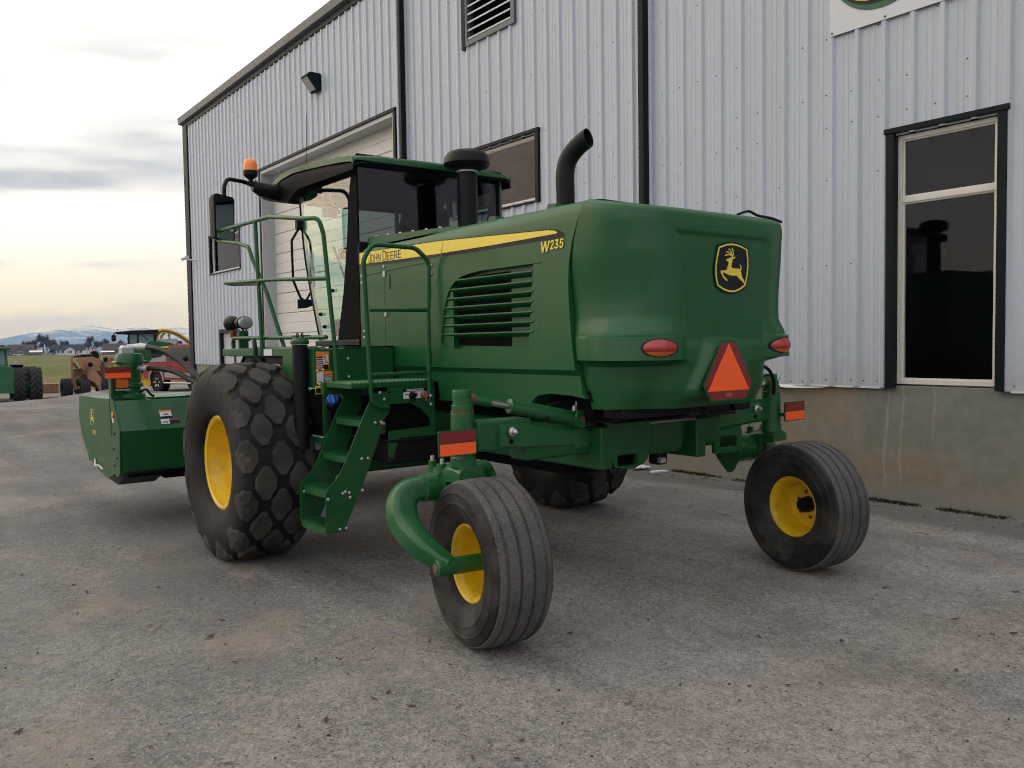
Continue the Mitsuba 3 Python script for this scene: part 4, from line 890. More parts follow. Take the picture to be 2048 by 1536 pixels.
# exhaust and intake stacks
ek = newkey(W + '__exhaust_stack')
pth = spline([(-2.1, 0.02, 2.60), (-2.1, 0.02, 2.85), (-2.1, 0.02, 3.02), (-2.125, 0.00, 3.13), (-2.21, -0.045, 3.225), (-2.35, -0.115, 3.31)], 8)
ex = man(sweep(pth, circ(0.070, 28)))
cut = man(box(-1, 0.35, -1, 1, -1, 1).apply_transform(np.eye(4)))
nrm = np.array([0.55, 0.42, -0.45]); 
ex = ex.split_by_plane((0.93, 0.30, -0.20), float(np.dot((0.93, 0.30, -0.20), (-2.262, -0.072, 3.255)) / np.linalg.norm((0.93, 0.30, -0.20))))[0]
inn = man(sweep(spline([(-2.1, 0.02, 2.60), (-2.1, 0.02, 2.85), (-2.1, 0.02, 3.02), (-2.125, 0.00, 3.13), (-2.21, -0.045, 3.225), (-2.35, -0.115, 3.31), (-2.5, -0.18, 3.36)], 8), circ(0.064, 28)))
put(ek + '__pipe', ex - inn, 'black_plastic', smooth=35)
pk2 = newkey(W + '__intake_stack')
put(pk2 + '__stack_pipe', lathe([(0.0, 2.60), (0.092, 2.60), (0.092, 3.32), (0.0, 3.32)], 'z', 28, (-0.52, -0.17, 0)), 'black_plastic', smooth=35)
put(pk2 + '__clamp', lathe([(0.0, 3.300), (0.095, 3.300), (0.097, 3.308), (0.095, 3.316), (0.0, 3.317)], 'z', 28, (-0.52, -0.17, 0)), 'zinc')
put(pk2 + '__precleaner_bowl', lathe([(0.0, 3.318), (0.10, 3.318), (0.19, 3.345), (0.213, 3.375), (0.210, 3.40), (0.195, 3.45), (0.17, 3.478), (0.12, 3.495), (0.0, 3.50)], 'z', 40, (-0.52, -0.17, 0)), 'black_plastic', smooth=30)
# ---- cab
ck = newkey(W + '__cab'); labels[ck] = {'label': 'operator cab with green tinted glass and black frame'}
YL, YR = 0.77, -0.81
fe = spline([(0.66, 1.80), (0.80, 2.15), (0.955, 2.60), (1.02, 2.95), (1.05, 3.20), (1.05, 3.36)], 4)      # front edge of the side glass (x, z)
# B post, black, widening downwards
post = Polygon([(-0.170, 3.40), (-0.115, 3.40), (-0.02, 3.05), (0.03, 2.69), (0.12, 2.25), (0.27, 1.77), (-0.19, 1.77), (-0.18, 2.7)])
put(ck + '__rear_post', prism(post, 'xz', YL - 0.018, YL), 'black_matte')
put(ck + '__rear_post', prism(post, 'xz', YR, YR + 0.06), 'black_matte')
door = Polygon(np.vstack([[(-0.125, 3.36), (-0.015, 3.05), (0.035, 2.69), (0.125, 2.25), (0.275, 1.80)], fe]))
put(ck + '__door_glass', tm(*(lambda q: (np.c_[q[0][:, 0], np.full(len(q[0]), YL - 0.01), q[0][:, 1]], q[1]))(trimesh.creation.triangulate_polygon(door, engine='earcut'))), 'glass_green', smooth=False)
put(ck + '__side_glass', tm(*(lambda q: (np.c_[q[0][:, 0], np.full(len(q[0]), YR + 0.01), q[0][:, 1]], q[1]))(trimesh.creation.triangulate_polygon(door, engine='earcut'))), 'glass_green', smooth=False)
yy = np.linspace(YL - 0.012, YR + 0.012, 25); ym = (YL + YR) / 2
put(ck + '__windshield', grid([[(x + 0.24 * (1 - ((y - ym) / (YL - ym)) ** 2) ** 0.8 if abs(y - ym) < abs(YL - ym) else x, y, z) for y in yy] for x, z in fe]), 'glass_green', smooth=True)
e3 = np.c_[fe[:, 0], np.full(len(fe), YL - 0.008), fe[:, 1]]
put(ck + '__door_edge_seal', tube(e3 + [0.004, 0, 0], 0.009, 6), 'black_plastic')
put(ck + '__door_edge_seal', tube(np.c_[fe[:, 0], np.full(len(fe), YR + 0.008), fe[:, 1]], 0.012, 6), 'black_plastic')
put(ck + '__pillar_trim', tube(e3 + [0.035, -0.035, 0], 0.020, 8), 'frame_white')
put(ck + '__rear_window', grid([[(-0.172 + dx, y, z) for y in np.linspace(YL - 0.008, YR + 0.02, 9)] for dx, z in ((-0.0, 2.60), (0.0, 3.0), (0.012, 3.38))]), 'glass_smoke', smooth=True)
put(ck + '__rear_frame', box(-0.20, -0.155, YR, YL, 2.45, 2.66, 0.01), 'black_plastic')
put(ck + '__rear_frame', box(-0.19, -0.15, YR, YL, 3.365, 3.43, 0.01), 'black_plastic')
put(ck + '__rear_frame', tube([(-0.185, YR + 0.012, 2.6), (-0.175, YR + 0.012, 3.40)], 0.013, 8), 'trim_grey')
put(ck + '__cab_floor', box(-0.2, 0.70, YR + 0.02, YL - 0.02, 1.74, 1.80, 0.01), 'black_matte')
put(ck + '__cab_base', box(-0.15, 0.62, YR + 0.05, YL - 0.05, 1.25, 1.74, 0.02), 'black_matte')
put(ck + '__rear_bulkhead', box(-0.185, -0.150, YR + 0.03, YL - 0.03, 1.74, 2.46), 'black_matte')
put(ck + '__sill', box(-0.20, 0.72, YL - 0.05, YL + 0.02, 1.745, 1.80, 0.008), 'black_plastic')
# roof: dark headliner with a green cap
tp = [(-0.250, 3.394), (-0.240, 3.412), (-0.20, 3.430), (0.0, 3.455), (0.35, 3.485), (0.75, 3.515), (1.05, 3.530), (1.35, 3.515), (1.55, 3.480), (1.72, 3.440), (1.80, 3.405)]
bt = [(1.93, 3.325), (1.70, 3.262), (1.45, 3.215), (1.28, 3.185), (1.17, 3.182), (1.08, 3.225), (0.92, 3.275), (0.62, 3.335), (0.25, 3.355), (-0.10, 3.352), (-0.235, 3.335)]
def roofring(t, top, bot, y, drop, sq):
    return [(x * (1 - 0.0 * sq) - 0.05 * sq * (x > 1.2) * 1, y, z - drop) for x, z in top] + [(x - 0.05 * sq * (x > 1.2), y, z) for x, z in bot]
ylist = [(0.835, 0.085, 1.0), (0.825, 0.055, 0.6), (0.77, 0.025, 0.35), (0.55, 0.008, 0.1), (0.2, 0.0, 0.0), (-0.25, 0.0, 0.0), (-0.60, 0.008, 0.1), (-0.81, 0.025, 0.35), (-0.865, 0.055, 0.6), (-0.875, 0.085, 1.0)]
put(ck + '__roof_liner', loft([roofring(0, [(x, z - 0.038) for x, z in tp], bt, y, d, s) for y, d, s in ylist]), 'liner_black', smooth=35)
put(ck + '__roof_cap', loft([roofring(0, tp, [(x, z - 0.036 + (0.0)) for x, z in tp[::-1]], y * 1.004, d, s) for y, d, s in ylist]), 'green_paint', smooth=35)
put(ck + '__roof_nose', hull([(x, y, z) for x, z in ((1.86, 3.37), (1.70, 3.43), (1.98, 3.44), (1.98, 3.37), (1.80, 3.45)) for y in (0.70, 0.45)]), 'green_paint')
put(ck + '__front_lamp', cyl((1.97, 0.62, 3.42), (2.0, 0.62, 3.42), 0.045, 16), 'lens_clear')
put(ck + '__roof_vent', hull([(x, y, z) for x, z in ((0.02, 3.44), (0.18, 3.46), (0.05, 3.475), (0.14, 3.48)) for y in (0.50, 0.62)]), 'green_paint')
put(ck + '__antenna', tube([(1.62, 0.42, 3.44), (1.64, 0.43, 3.50), (1.60, 0.42, 4.20)], 0.0035, 5), 'black_plastic')
put(ck + '__antenna_base', lathe([(0, 3.42), (0.016, 3.42), (0.012, 3.50), (0.006, 3.54), (0, 3.54)], 'z', 10, (1.625, 0.42, 0)), 'black_plastic')
# seat, wheel and controls
sk2 = newkey(W + '__operator_seat')
put(sk2 + '__cushion', box(0.10, 0.60, -0.30, 0.22, 2.20, 2.34, 0.05), 'black_matte')
put(sk2 + '__backrest', loft([[(x + t, -0.04 + y * w, z) for t, y in ((-0.05, -1), (0.05, -1), (0.07, 0), (0.05, 1), (-0.05, 1), (-0.07, 0))] for x, w, z in ((0.12, 0.20, 2.32), (0.06, 0.26, 2.5), (0.02, 0.27, 2.8), (0.0, 0.22, 3.02), (-0.01, 0.10, 3.10), (-0.01, 0.085, 3.16))]), 'black_matte', smooth=40)
put(sk2 + '__headrest', box(-0.06, 0.05, -0.20, 0.12, 3.13, 3.31, 0.05), 'black_matte')
put(sk2 + '__pedestal', box(0.15, 0.5, -0.2, 0.12, 1.80, 2.2, 0.03), 'black_matte')
put(sk2 + '__armrest', box(0.05, 0.50, -0.42, -0.30, 2.50, 2.58, 0.03), 'black_matte')
put(ck + '__control_console', loft([[(0.66 + 0.14 * a, 0.34 + 0.10 * b, 2.66 + c * 0.07 + 0.12 * t) for a, b, c in ((-1, 0, -1), (-1, 0, 1), (1, 0, 1), (1, 0, -1))] if False else [(0.62 + 0.16 * t + dx * w, y, 2.64 + 0.02 * t + dz * w) for dx, dz in ((-0.06, -0.05), (-0.06, 0.05), (0.06, 0.05), (0.06, -0.05))] for t, y, w in ((0.0, 0.56, 0.3), (0.1, 0.54, 0.9), (0.4, 0.46, 1.2), (0.8, 0.36, 1.1), (1.0, 0.30, 0.6))]), 'black_gloss', smooth=40)
put(ck + '__steering_column', cyl((1.0, -0.05, 1.8), (0.82, -0.05, 2.52), 0.045, 12), 'black_plastic')
put(ck + '__steering_wheel', tube([(0.80 + 0.10 * math.cos(a), -0.05 + 0.20 * math.sin(a), 2.56 + 0.17 * math.cos(a)) for a in np.linspace(0, 2 * np.pi, 25)], 0.014, 8, caps=False), 'black_plastic')
put(ck + '__wiper_arm', tube([(0.74, 0.20, 2.02), (0.93, 0.36, 2.45), (1.03, 0.42, 2.75)], 0.010, 6), 'black_plastic')
put(ck + '__wiper_arm', tube([(0.60, 0.73, 2.46), (0.86, 0.70, 2.47)], 0.008, 6), 'black_plastic')
put(ck + '__cab_mirror', box(0.93, 0.945, 0.42, 0.58, 3.03, 3.13, 0.006), 'frame_white')
put(ck + '__cab_mirror_arm', tube([(0.95, 0.60, 3.17), (0.95, 0.45, 3.17), (0.955, 0.38, 3.08)], 0.018, 8), 'black_plastic')
put(ck + '__sun_visor', hull([(x, y, z) for x, z in ((0.90, 3.30), (1.02, 3.24), (0.93, 3.14), (0.98, 3.13)) for y in (0.50, 0.72)]), 'green_frame')
for x, z in ((0.335, 2.26), (0.52, 1.93), (0.60, 2.05)): put(ck + '__door_knob', bolt((x, YL, z), (0, 1, 0), 0.017, 0.03), 'black_plastic')
put(ck + '__foot_pedal', box(0.50, 0.56, 0.55, 0.68, 1.84, 2.0, 0.02), 'black_plastic')
# hand hold loop at the front corner
lp = [(1.055, 0.775, 2.92), (1.05, 0.86, 2.79), (1.05, 0.855, 2.40), (1.04, 0.785, 2.225), (1.035, 0.745, 2.20)]
put(ck + '__grab_handle', tube(lp, 0.013, 8, fil=0.04), 'black_plastic')
lq = [(1.055, 0.775, 2.92), (1.03, 0.70, 2.84), (1.0, 0.665, 2.66), (1.0, 0.655, 2.36), (1.03, 0.72, 2.22), (1.035, 0.745, 2.20)]
put(ck + '__grab_handle', tube(lq, 0.011, 8, fil=0.04), 'black_plastic')
put(ck + '__handle_bracket', box(1.01, 1.07, 0.745, 0.815, 2.90, 3.02, 0.008), 'black_plastic')
put(ck + '__handle_bracket', hull([(1.04, 0.82, 2.12), (1.04, 0.82, 2.215), (1.05, 0.72, 2.13), (1.05, 0.72, 2.21), (0.98, 0.66, 2.16), (0.98, 0.66, 2.21), (1.01, 0.83, 2.13), (1.01, 0.83, 2.21)]), 'black_plastic')
# mirror on its bowed arm, and the beacon
mk = newkey(W + '__wing_mirror')
put(mk + '__arm_root', loft([[(1.42 + dx * w, y, z + dz * w) for dx, dz in circ(1, 10)] for y, z, w in ((0.72, 3.31, 0.085), (0.90, 3.315, 0.085), (1.03, 3.335, 0.075), (1.10, 3.355, 0.05))]), 'black_plastic', smooth=40)
put(mk + '__arm', tube([(1.42, 1.05, 3.355), (1.40, 1.20, 3.385), (1.33, 1.385, 3.385), (1.30, 1.425, 3.30), (1.30, 1.43, 3.10)], 0.020, 10, fil=0.10), 'black_plastic')
Rm = tl(1.30, 1.455, 2.99) @ rot([0, 0, 1], 15)
sh = Polygon([(-0.105, 0.20), (0.105, 0.22), (0.10, -0.20), (-0.095, -0.22)]).buffer(0.02).buffer(-0.045).buffer(0.045, quad_segs=4).buffer(-0.01)
put(mk + '__housing', loft([[(x, y * s, z * s) for y, z in np.array(sh.exterior.coords)[:-1]] for x, s in ((-0.045, 1.0), (0.0, 1.0), (0.05, 0.92), (0.075, 0.7))]), 'black_plastic', at=Rm, smooth=40)
put(mk + '__mirror_glass', prism(sh.buffer(-0.016), 'yz', -0.050, -0.0455), 'mirror', at=Rm)
bk = newkey(W + '__beacon')
put(bk + '__bracket', box(1.36, 1.40, 1.11, 1.15, 3.34, 3.42, 0.008), 'black_plastic')
put(bk + '__bolt', bolt((1.36, 1.09, 3.40), (-1, 0, 0), 0.012, 0.02), 'zinc')
put(bk + '__base', lathe([(0, 3.405), (0.02, 3.405), (0.035, 3.42), (0.062, 3.44), (0.070, 3.455), (0.070, 3.495), (0, 3.497)], 'z', 28, (1.38, 1.13, 0)), 'black_plastic')
put(bk + '__dome', lathe([(0.066, 3.495), (0.067, 3.545), (0.062, 3.575), (0.050, 3.598), (0.030, 3.611), (0, 3.616)], 'z', 28, (1.38, 1.13, 0)), 'beacon_amber')

# ---- left platform, handrails, ladder
pf = newkey(W + '__platform')
put(pf + '__edge_channel', box(-0.81, 1.27, 1.44, 1.50, 1.665, 1.735, 0.006), 'green_frame')
put(pf + '__deck', box(-0.80, 1.26, 0.80, 1.445, 1.70, 1.725, 0.004), 'green_frame')
put(pf + '__front_channel', box(1.20, 1.27, 0.80, 1.44, 1.66, 1.735, 0.006), 'green_frame')
for i in range(44):
    x = -0.78 + i * 0.028; put(pf + '__grip_tooth', hull([(x, 1.445, 1.735), (x + 0.02, 1.445, 1.735), (x + 0.008, 1.452, 1.748), (x + 0.02, 1.452, 1.748), (x, 1.495, 1.735), (x + 0.02, 1.495, 1.735), (x + 0.008, 1.488, 1.748), (x + 0.02, 1.488, 1.748)]), 'green_frame', smooth=False)
put(pf + '__plain_plate', box(0.35, 1.25, 0.85, 1.43, 1.726, 1.738, 0.004), 'green_frame')
put(pf + '__rear_box', box(-0.81, -0.20, 0.79, 1.50, 1.425, 1.73, 0.008), 'green_frame')
put(pf + '__rear_box_lip', box(-0.818, -0.70, 0.79, 1.235, 1.732, 1.742, 0.003), 'black_plastic')
for y, z in ((1.205, 1.645), (1.20, 1.50), (1.47, 1.555), (1.45, 1.45), (1.42, 1.56), (1.38, 1.44)): put(pf + '__bolt', bolt((-0.811, y, z), (-1, 0, 0), 0.012, 0.012), 'bolt_steel')
put(pf + '__support_bracket', hull([(x, y, z) for x, z in ((0.72, 1.66), (0.30, 1.66), (0.62, 1.10), (0.20, 1.10)) for y in (1.10, 1.16)]), 'green_frame')
put(pf + '__support_bracket', box(-0.1, 0.9, 0.85, 1.42, 1.60, 1.665, 0.01), 'black_plastic')
put(pf + '__data_plate', box(0.02, 0.20, 1.5005, 1.502, 1.672, 1.728), 'label_white')
put(pf + '__cable', tube(spline([(1.05, 1.36, 1.66), (1.02, 1.40, 1.585), (0.85, 1.42, 1.57), (0.62, 1.42, 1.63), (0.40, 1.42, 1.63)], 6), 0.018, 8), 'hose_black')
put(pf + '__cable', tube(spline([(0.40, 1.51, 1.80), (0.33, 1.53, 1.74), (0.30, 1.53, 1.66), (0.20, 1.48, 1.57), (0.08, 1.42, 1.44), (0.05, 1.40, 1.30)], 6), 0.020, 8), 'hose_black')
# stickers on the rear of the box
def sticker(y0, y1, z0, z1, parts):
    k = newkey(pf + '__warning_label'); x = -0.812
    put(k + '__backing', box(x - 0.0015, x, min(y0, y1), max(y0, y1), z0, z1), parts[0])
    for (a, b, c, d, m) in parts[1:]:
        put(k + '__print', box(x - 0.003, x - 0.0015, y0 + (y1 - y0) * a, y0 + (y1 - y0) * b, z0 + (z1 - z0) * c, z0 + (z1 - z0) * d), m)
lines = lambda a, b, c, d, n, m: [(a, b, c + (d - c) * (i + 0.15) / n, c + (d - c) * (i + 0.75) / n, m) for i in range(n)]
sticker(1.478, 1.370, 1.565, 1.705, ['label_orange', (0.06, 0.50, 0.08, 0.72, 'decal_black'), (0.55, 0.95, 0.30, 0.82, 'label_white'), (0.55, 0.95, 0.02, 0.26, 'decal_black')])
sticker(1.478, 1.345, 1.452, 1.553, ['label_orange', (0.03, 0.42, 0.05, 0.97, 'label_white'), (0.46, 0.97, 0.05, 0.72, 'decal_black')] )
sticker(1.490, 1.440, 1.375, 1.440, ['label_yellow', (0.1, 0.9, 0.08, 0.72, 'decal_black')])
dx = -0.8155
def pr(y0, y1, z0, z1, m='decal_black'): put(pf + '__warning_label__print', box(dx - 0.0008, dx, min(y0, y1), max(y0, y1), z0, z1), m)
for i in range(5): pr(1.472, 1.427, 1.583 + i * 0.016, 1.590 + i * 0.016, 'label_white')
for i in range(6): pr(1.412, 1.350, 1.462 + i * 0.010, 1.467 + i * 0.010, 'label_white')
pr(1.404, 1.400, 1.625, 1.655); pr(1.400, 1.380, 1.618, 1.624); pr(1.410, 1.402, 1.655, 1.672); pr(1.465, 1.440, 1.462, 1.467); pr(1.462, 1.458, 1.466, 1.485); pr(1.446, 1.442, 1.466, 1.480)
# big black post with green cap
put(pf + '__black_post', cyl((-0.70, 1.56, 0.95), (-0.70, 1.56, 1.76), 0.060, 24), 'black_plastic')
put(pf + '__post_cap', lathe([(0, 1.762), (0.066, 1.762), (0.072, 1.770), (0.072, 1.79), (0.05, 1.812), (0, 1.815)], 'z', 24, (-0.70, 1.56, 0)), 'green_frame')
put(pf + '__latch_pin', tube([(-0.80, 1.52, 1.83), (-0.60, 1.58, 1.83)], 0.006, 6), 'black_plastic')
for x in (-0.74, -0.65): put(pf + '__latch_pin', tube([(x + 0.018 * math.cos(a), 1.555, 1.835 + 0.018 * math.sin(a)) for a in np.linspace(0, 2 * np.pi, 13)], 0.005, 6), 'black_plastic')
# front rail
hr = newkey(W + '__front_handrail'); R_ = 0.0175
put(hr + '__rail_top', tube([(-0.99, 1.285, 1.288), (-0.99, 1.33, 1.32), (-0.95, 1.37, 1.45), (-0.93, 1.375, 1.755), (-0.90, 1.43, 2.60), (-0.89, 1.46, 2.725), (-0.72, 1.50, 2.738), (-0.02, 1.50, 2.84), (1.22, 1.50, 2.865), (1.37, 1.50, 2.84), (1.30, 1.50, 2.775), (0.74, 1.50, 2.695), (0.50, 1.50, 2.64), (0.41, 1.50, 2.52), (0.18, 1.47, 2.22), (-0.02, 1.40, 1.72)], R_, 12, fil=0.09), 'green_frame', smooth=50)
put(hr + '__rail_post', tube([(0.245, 1.50, 1.70), (0.32, 1.50, 2.85)], R_, 12), 'green_frame', smooth=50)
put(hr + '__rail_middle', tube([(-0.91, 1.40, 2.265), (-0.7, 1.48, 2.275), (0.0, 1.50, 2.315), (1.15, 1.50, 2.36), (1.16, 1.42, 2.35), (0.30, 1.485, 2.30)], R_ * 0.95, 12, fil=0.03), 'green_frame', smooth=50)
put(hr + '__rail_low', tube([(1.02, 1.48, 1.70), (1.03, 1.48, 1.815), (0.95, 1.49, 1.835), (-0.88, 1.42, 1.815)], R_, 12, fil=0.05), 'green_frame', smooth=50)
put(hr + '__rail_clip', box(0.86, 0.95, 1.47, 1.50, 2.815, 2.845, 0.005), 'green_frame')
rh = newkey(W + '__rear_handrail')
put(rh + '__rail_loop', tube([(-1.455, 1.205, 1.292), (-1.462, 1.29, 1.296), (-1.465, 1.350, 1.35), (-1.465, 1.368, 1.75), (-1.465, 1.392, 2.36), (-1.465, 1.32, 2.478), (-1.465, 0.96, 2.47), (-1.465, 0.842, 2.38), (-1.465, 0.855, 2.0), (-1.465, 0.862, 1.30)], R_, 12, fil=0.11), 'green_frame', smooth=50)
for z in (2.005, 1.533): put(rh + '__rail_bar', tube([(-1.465, 1.352, z), (-1.465, 0.86, z + 0.003)], R_ * 0.85, 12), 'green_frame', smooth=50)
for z in (1.36, 1.385 - 0.09): put(rh + '__bolt', bolt((-1.485, 0.86, z), (-1, 0, 0), 0.013, 0.012), 'bolt_steel')
# lower landing with jump start posts
ld = newkey(W + '__landing')
put(ld + '__landing_deck', box(-1.44, -0.98, 0.80, 1.50, 1.435, 1.475, 0.005), 'green_frame')
for i in range(20): put(ld + '__grip_tooth', hull([(-1.42 + dx2, 0.82 + i * 0.034 + dy2, z) for dx2, dy2, z in ((0, 0, 1.475), (0.40, 0, 1.475), (0, 0.02, 1.475), (0.40, 0.02, 1.475), (0, 0.012, 1.484), (0.4, 0.012, 1.484))]), 'green_frame', smooth=False)
put(ld + '__step_plate', box(-1.02, -0.98, 1.2, 1.52, 1.38, 1.475, 0.004), 'green_frame')
shield = Polygon([(0.80, 1.435), (1.205, 1.435), (1.205, 0.93), (1.17, 0.90), (1.12, 1.055), (0.80, 1.055)]).difference(Polygon([(1.205, 1.312), (1.02, 1.312), (0.93, 1.27), (0.86, 1.20), (0.83, 1.125), (1.205, 1.112)]))
put(ld + '__rear_shield', prism(shield, 'yz', -1.445, -1.436), 'green_frame')
put(ld + '__shield_void', box(-1.40, -1.39, 0.82, 1.20, 1.05, 1.33), 'dark_void')
put(ld + '__battery_box', box(-1.44, -1.05, 0.78, 1.205, 0.865, 1.045, 0.015), 'black_plastic')
put(ld + '__battery_box_lid', box(-1.45, -1.05, 0.78, 1.212, 1.02, 1.05, 0.008), 'black_plastic')
put(ld + '__jump_label', box(-1.447, -1.4455, 0.875, 1.075, 1.345, 1.395), 'label_white')
put(ld + '__jump_label_header', box(-1.447, -1.4455, 0.875, 1.075, 1.396, 1.422), 'decal_black')
for i in range(2): put(ld + '__jump_label_print', box(-1.4478, -1.447, 0.90, 1.05, 1.401 + i * 0.010, 1.406 + i * 0.010), 'label_white')
put(ld + '__minus_sign', box(-1.448, -1.447, 1.035, 1.062, 1.373, 1.379), 'decal_black')
put(ld + '__plus_sign', join([box(-1.448, -1.447, 0.945, 0.972, 1.373, 1.379), box(-1.4485, -1.4475, 0.955, 0.962, 1.363, 1.389)]), 'decal_black')
for y, m in ((1.005, 'black_plastic'), (0.905, 'terminal_red')):
    put(ld + '__jump_terminal', sweep([(-1.446, y, 1.368), (-1.475, y, 1.368), (-1.490, y, 1.368)], circ(0.026, 16), scale=[1, 1, 0.8]), m)
    put(ld + '__terminal_strap', tube([(-1.48, y - 0.01, 1.345), (-1.482, y - 0.005, 1.325)], 0.007, 6), m)
put(ld + '__bolt', bolt((-1.446, 1.195, 1.40), (-1, 0, 0), 0.008, 0.004), 'dark_void')
# ladder: two stringers and four treads
lk = newkey(W + '__ladder'); labels[lk] = {'label': 'steep green boarding ladder with four grip treads'}
st_ = Polygon([(1.195, 1.41), (1.325, 1.40), (1.345, 1.355), (1.405, 1.245), (1.555, 0.925), (1.60, 0.845), (1.655, 0.775), (1.705, 0.735), (1.718, 0.700), (1.722, 0.448), (1.70, 0.43), (1.60, 0.428), (1.575, 0.435), (1.392, 0.81), (1.35, 0.91), (1.28, 1.08), (1.25, 1.20), (1.195, 1.25)])
for x in (-1.44, -1.0):
    put(lk + '__stringer', prism(st_, 'yz', x - 0.004, x + 0.004), 'green_frame')
for (yo, z) in ((1.445, 1.205), (1.560, 0.950), (1.715, 0.715), (1.745, 0.462)):
    yi = yo - 0.185
    ed = [(yo - 0.035, -1.0 - 0.0)] + [(yo - 0.035 + 0.035 * math.sin(a), -1.22 + 0.215 * math.cos(a)) for a in np.linspace(0.15, np.pi - 0.15, 9)] + [(yo - 0.035, -1.436)]
    pl = Polygon([(x, y) for y, x in ed] + [(-1.436, yi), (-1.004, yi)])
    put(lk + '__tread', prism(pl.difference(pl.buffer(-0.012)), 'xy', z - 0.045, z), 'green_frame')
    put(lk + '__tread_plate', prism(pl.buffer(-0.012), 'xy', z - 0.012, z - 0.006), 'green_frame')
    for i in range(8):
        x = -1.41 + i * 0.052; put(lk + '__grip_tooth', hull([(x + a, y, z + h) for a, h in ((0, -0.006), (0.022, -0.006), (0.005, 0.014), (0.009, 0.014)) for y in (yi + 0.02, yo - 0.05)]), 'green_frame', smooth=False)
    for dy in (0.035, 0.085): put(lk + '__bolt', bolt((-1.445, yi + dy - 0.03, z - 0.022), (-1, 0, 0), 0.012, 0.010), 'bolt_steel')
for y, z in ((1.27, 1.40), (1.235, 1.35), (1.235, 1.30), (1.26, 1.175), (1.245, 1.172), (1.70, 0.665), (1.565, 0.705), (1.53, 0.66), (1.43, 0.70)): put(lk + '__bolt', bolt((-1.445, y, z), (-1, 0, 0), 0.012, 0.010), 'bolt_steel')
put(lk + '__bolt', bolt((-1.005, 1.685, 0.665), (-1, 0, 0), 0.012, 0.010), 'bolt_steel')
# def tank with blue cap, behind the ladder
tnk = newkey(W + '__fluid_tank')
put(tnk + '__tank_body', box(-0.85, -0.45, 0.95, 1.43, 1.03, 1.40, 0.05), 'black_plastic')
put(tnk + '__tank_body', box(-0.86, -0.70, 1.10, 1.35, 1.12, 1.16, 0.02), 'black_gloss')
Nk = tl(-0.89, 1.385, 1.325) @ rot([0, 1, 0], -60) @ rot([1, 0, 0], -14)
put(tnk + '__filler_neck', lathe([(0, -0.06), (0.058, -0.06), (0.060, 0.0), (0.05, 0.012), (0, 0.012)], 'z', 24), 'black_gloss', at=Nk)
put(tnk + '__filler_cap', join([lathe([(0, 0.012), (0.044, 0.012), (0.046, 0.035), (0.04, 0.042), (0, 0.042)], 'z', 18), box(-0.05, 0.05, -0.012, 0.012, 0.035, 0.066, 0.008)]), 'cap_blue', at=Nk)
put(tnk + '__tank_bracket', prism(sbox(-0.88, 0.99, -0.86, 1.42).union(sbox(-0.88, 0.99, -0.40, 1.03)), 'xz', 1.43, 1.455), 'green_frame')
put(tnk + '__tank_bracket', box(-0.90, -0.86, 1.33, 1.45, 1.02, 1.07, 0.004), 'green_frame')
put(tnk + '__fluid_hose', tube(spline([(-0.75, 1.40, 0.98), (-0.78, 1.45, 0.86), (-0.8, 1.30, 0.80), (-0.8, 1.0, 0.84)], 6), 0.014, 8), 'hose_black')
put(tnk + '__side_reservoir', hull([(-0.70, 1.45, 1.01), (-0.70, 1.20, 1.01), (-0.70, 1.46, 0.93), (-0.70, 1.30, 0.93), (-0.55, 1.45, 1.01), (-0.55, 1.2, 1.01), (-0.55, 1.45, 0.93)]), 'lens_clear')
# rear work lights on the platform front
wl = newkey(W + '__work_light')
put(wl + '__bracket', box(0.83, 0.87, 1.40, 1.49, 1.70, 1.90, 0.006), 'green_frame')
Lm = tl(0.86, 1.43, 1.975) @ rot([0, 0, 1], 195)
put(wl + '__housing', loft([[(x, y * s, z * s) for y, z in np.c_[0.085 * np.cos(np.arange(24) * np.pi / 12), 0.060 * np.sin(np.arange(24) * np.pi / 12)]] for x, s in ((0.02, 1.0), (0.0, 1.02), (-0.05, 0.85), (-0.085, 0.4))]), 'black_plastic', at=Lm, smooth=40)
put(wl + '__lens', loft([[(x, y * s, z * s) for y, z in np.c_[0.082 * np.cos(np.arange(24) * np.pi / 12), 0.057 * np.sin(np.arange(24) * np.pi / 12)]] for x, s in ((0.016, 0.96), (0.026, 0.93), (0.034, 0.7), (0.037, 0.2))]), 'lens_clear', at=Lm, smooth=60)
put(wl + '__wire_leg', tube([(0.86, 1.45, 1.92), (0.80, 1.42, 1.85), (0.70, 1.44, 1.81)], 0.009, 6), 'black_plastic')
put(wl + '__wire_leg', tube([(0.88, 1.40, 1.92), (0.86, 1.42, 1.88)], 0.009, 6), 'black_plastic')
wl2 = newkey(W + '__head_light')
put(wl2 + '__housing', lathe([(0.0, -0.10), (0.035, -0.095), (0.065, -0.05), (0.075, 0.0), (0.075, 0.02), (0.0, 0.03)], 'x', 24, (1.10, 1.46, 1.975)), 'black_plastic')
put(wl2 + '__bracket', box(1.04, 1.10, 1.40, 1.46, 1.83, 1.92, 0.006), 'zinc')
put(wl2 + '__red_reflector', cyl((1.05, 1.47, 1.84), (1.05, 1.47, 1.91), 0.028, 14), 'reflect_red')
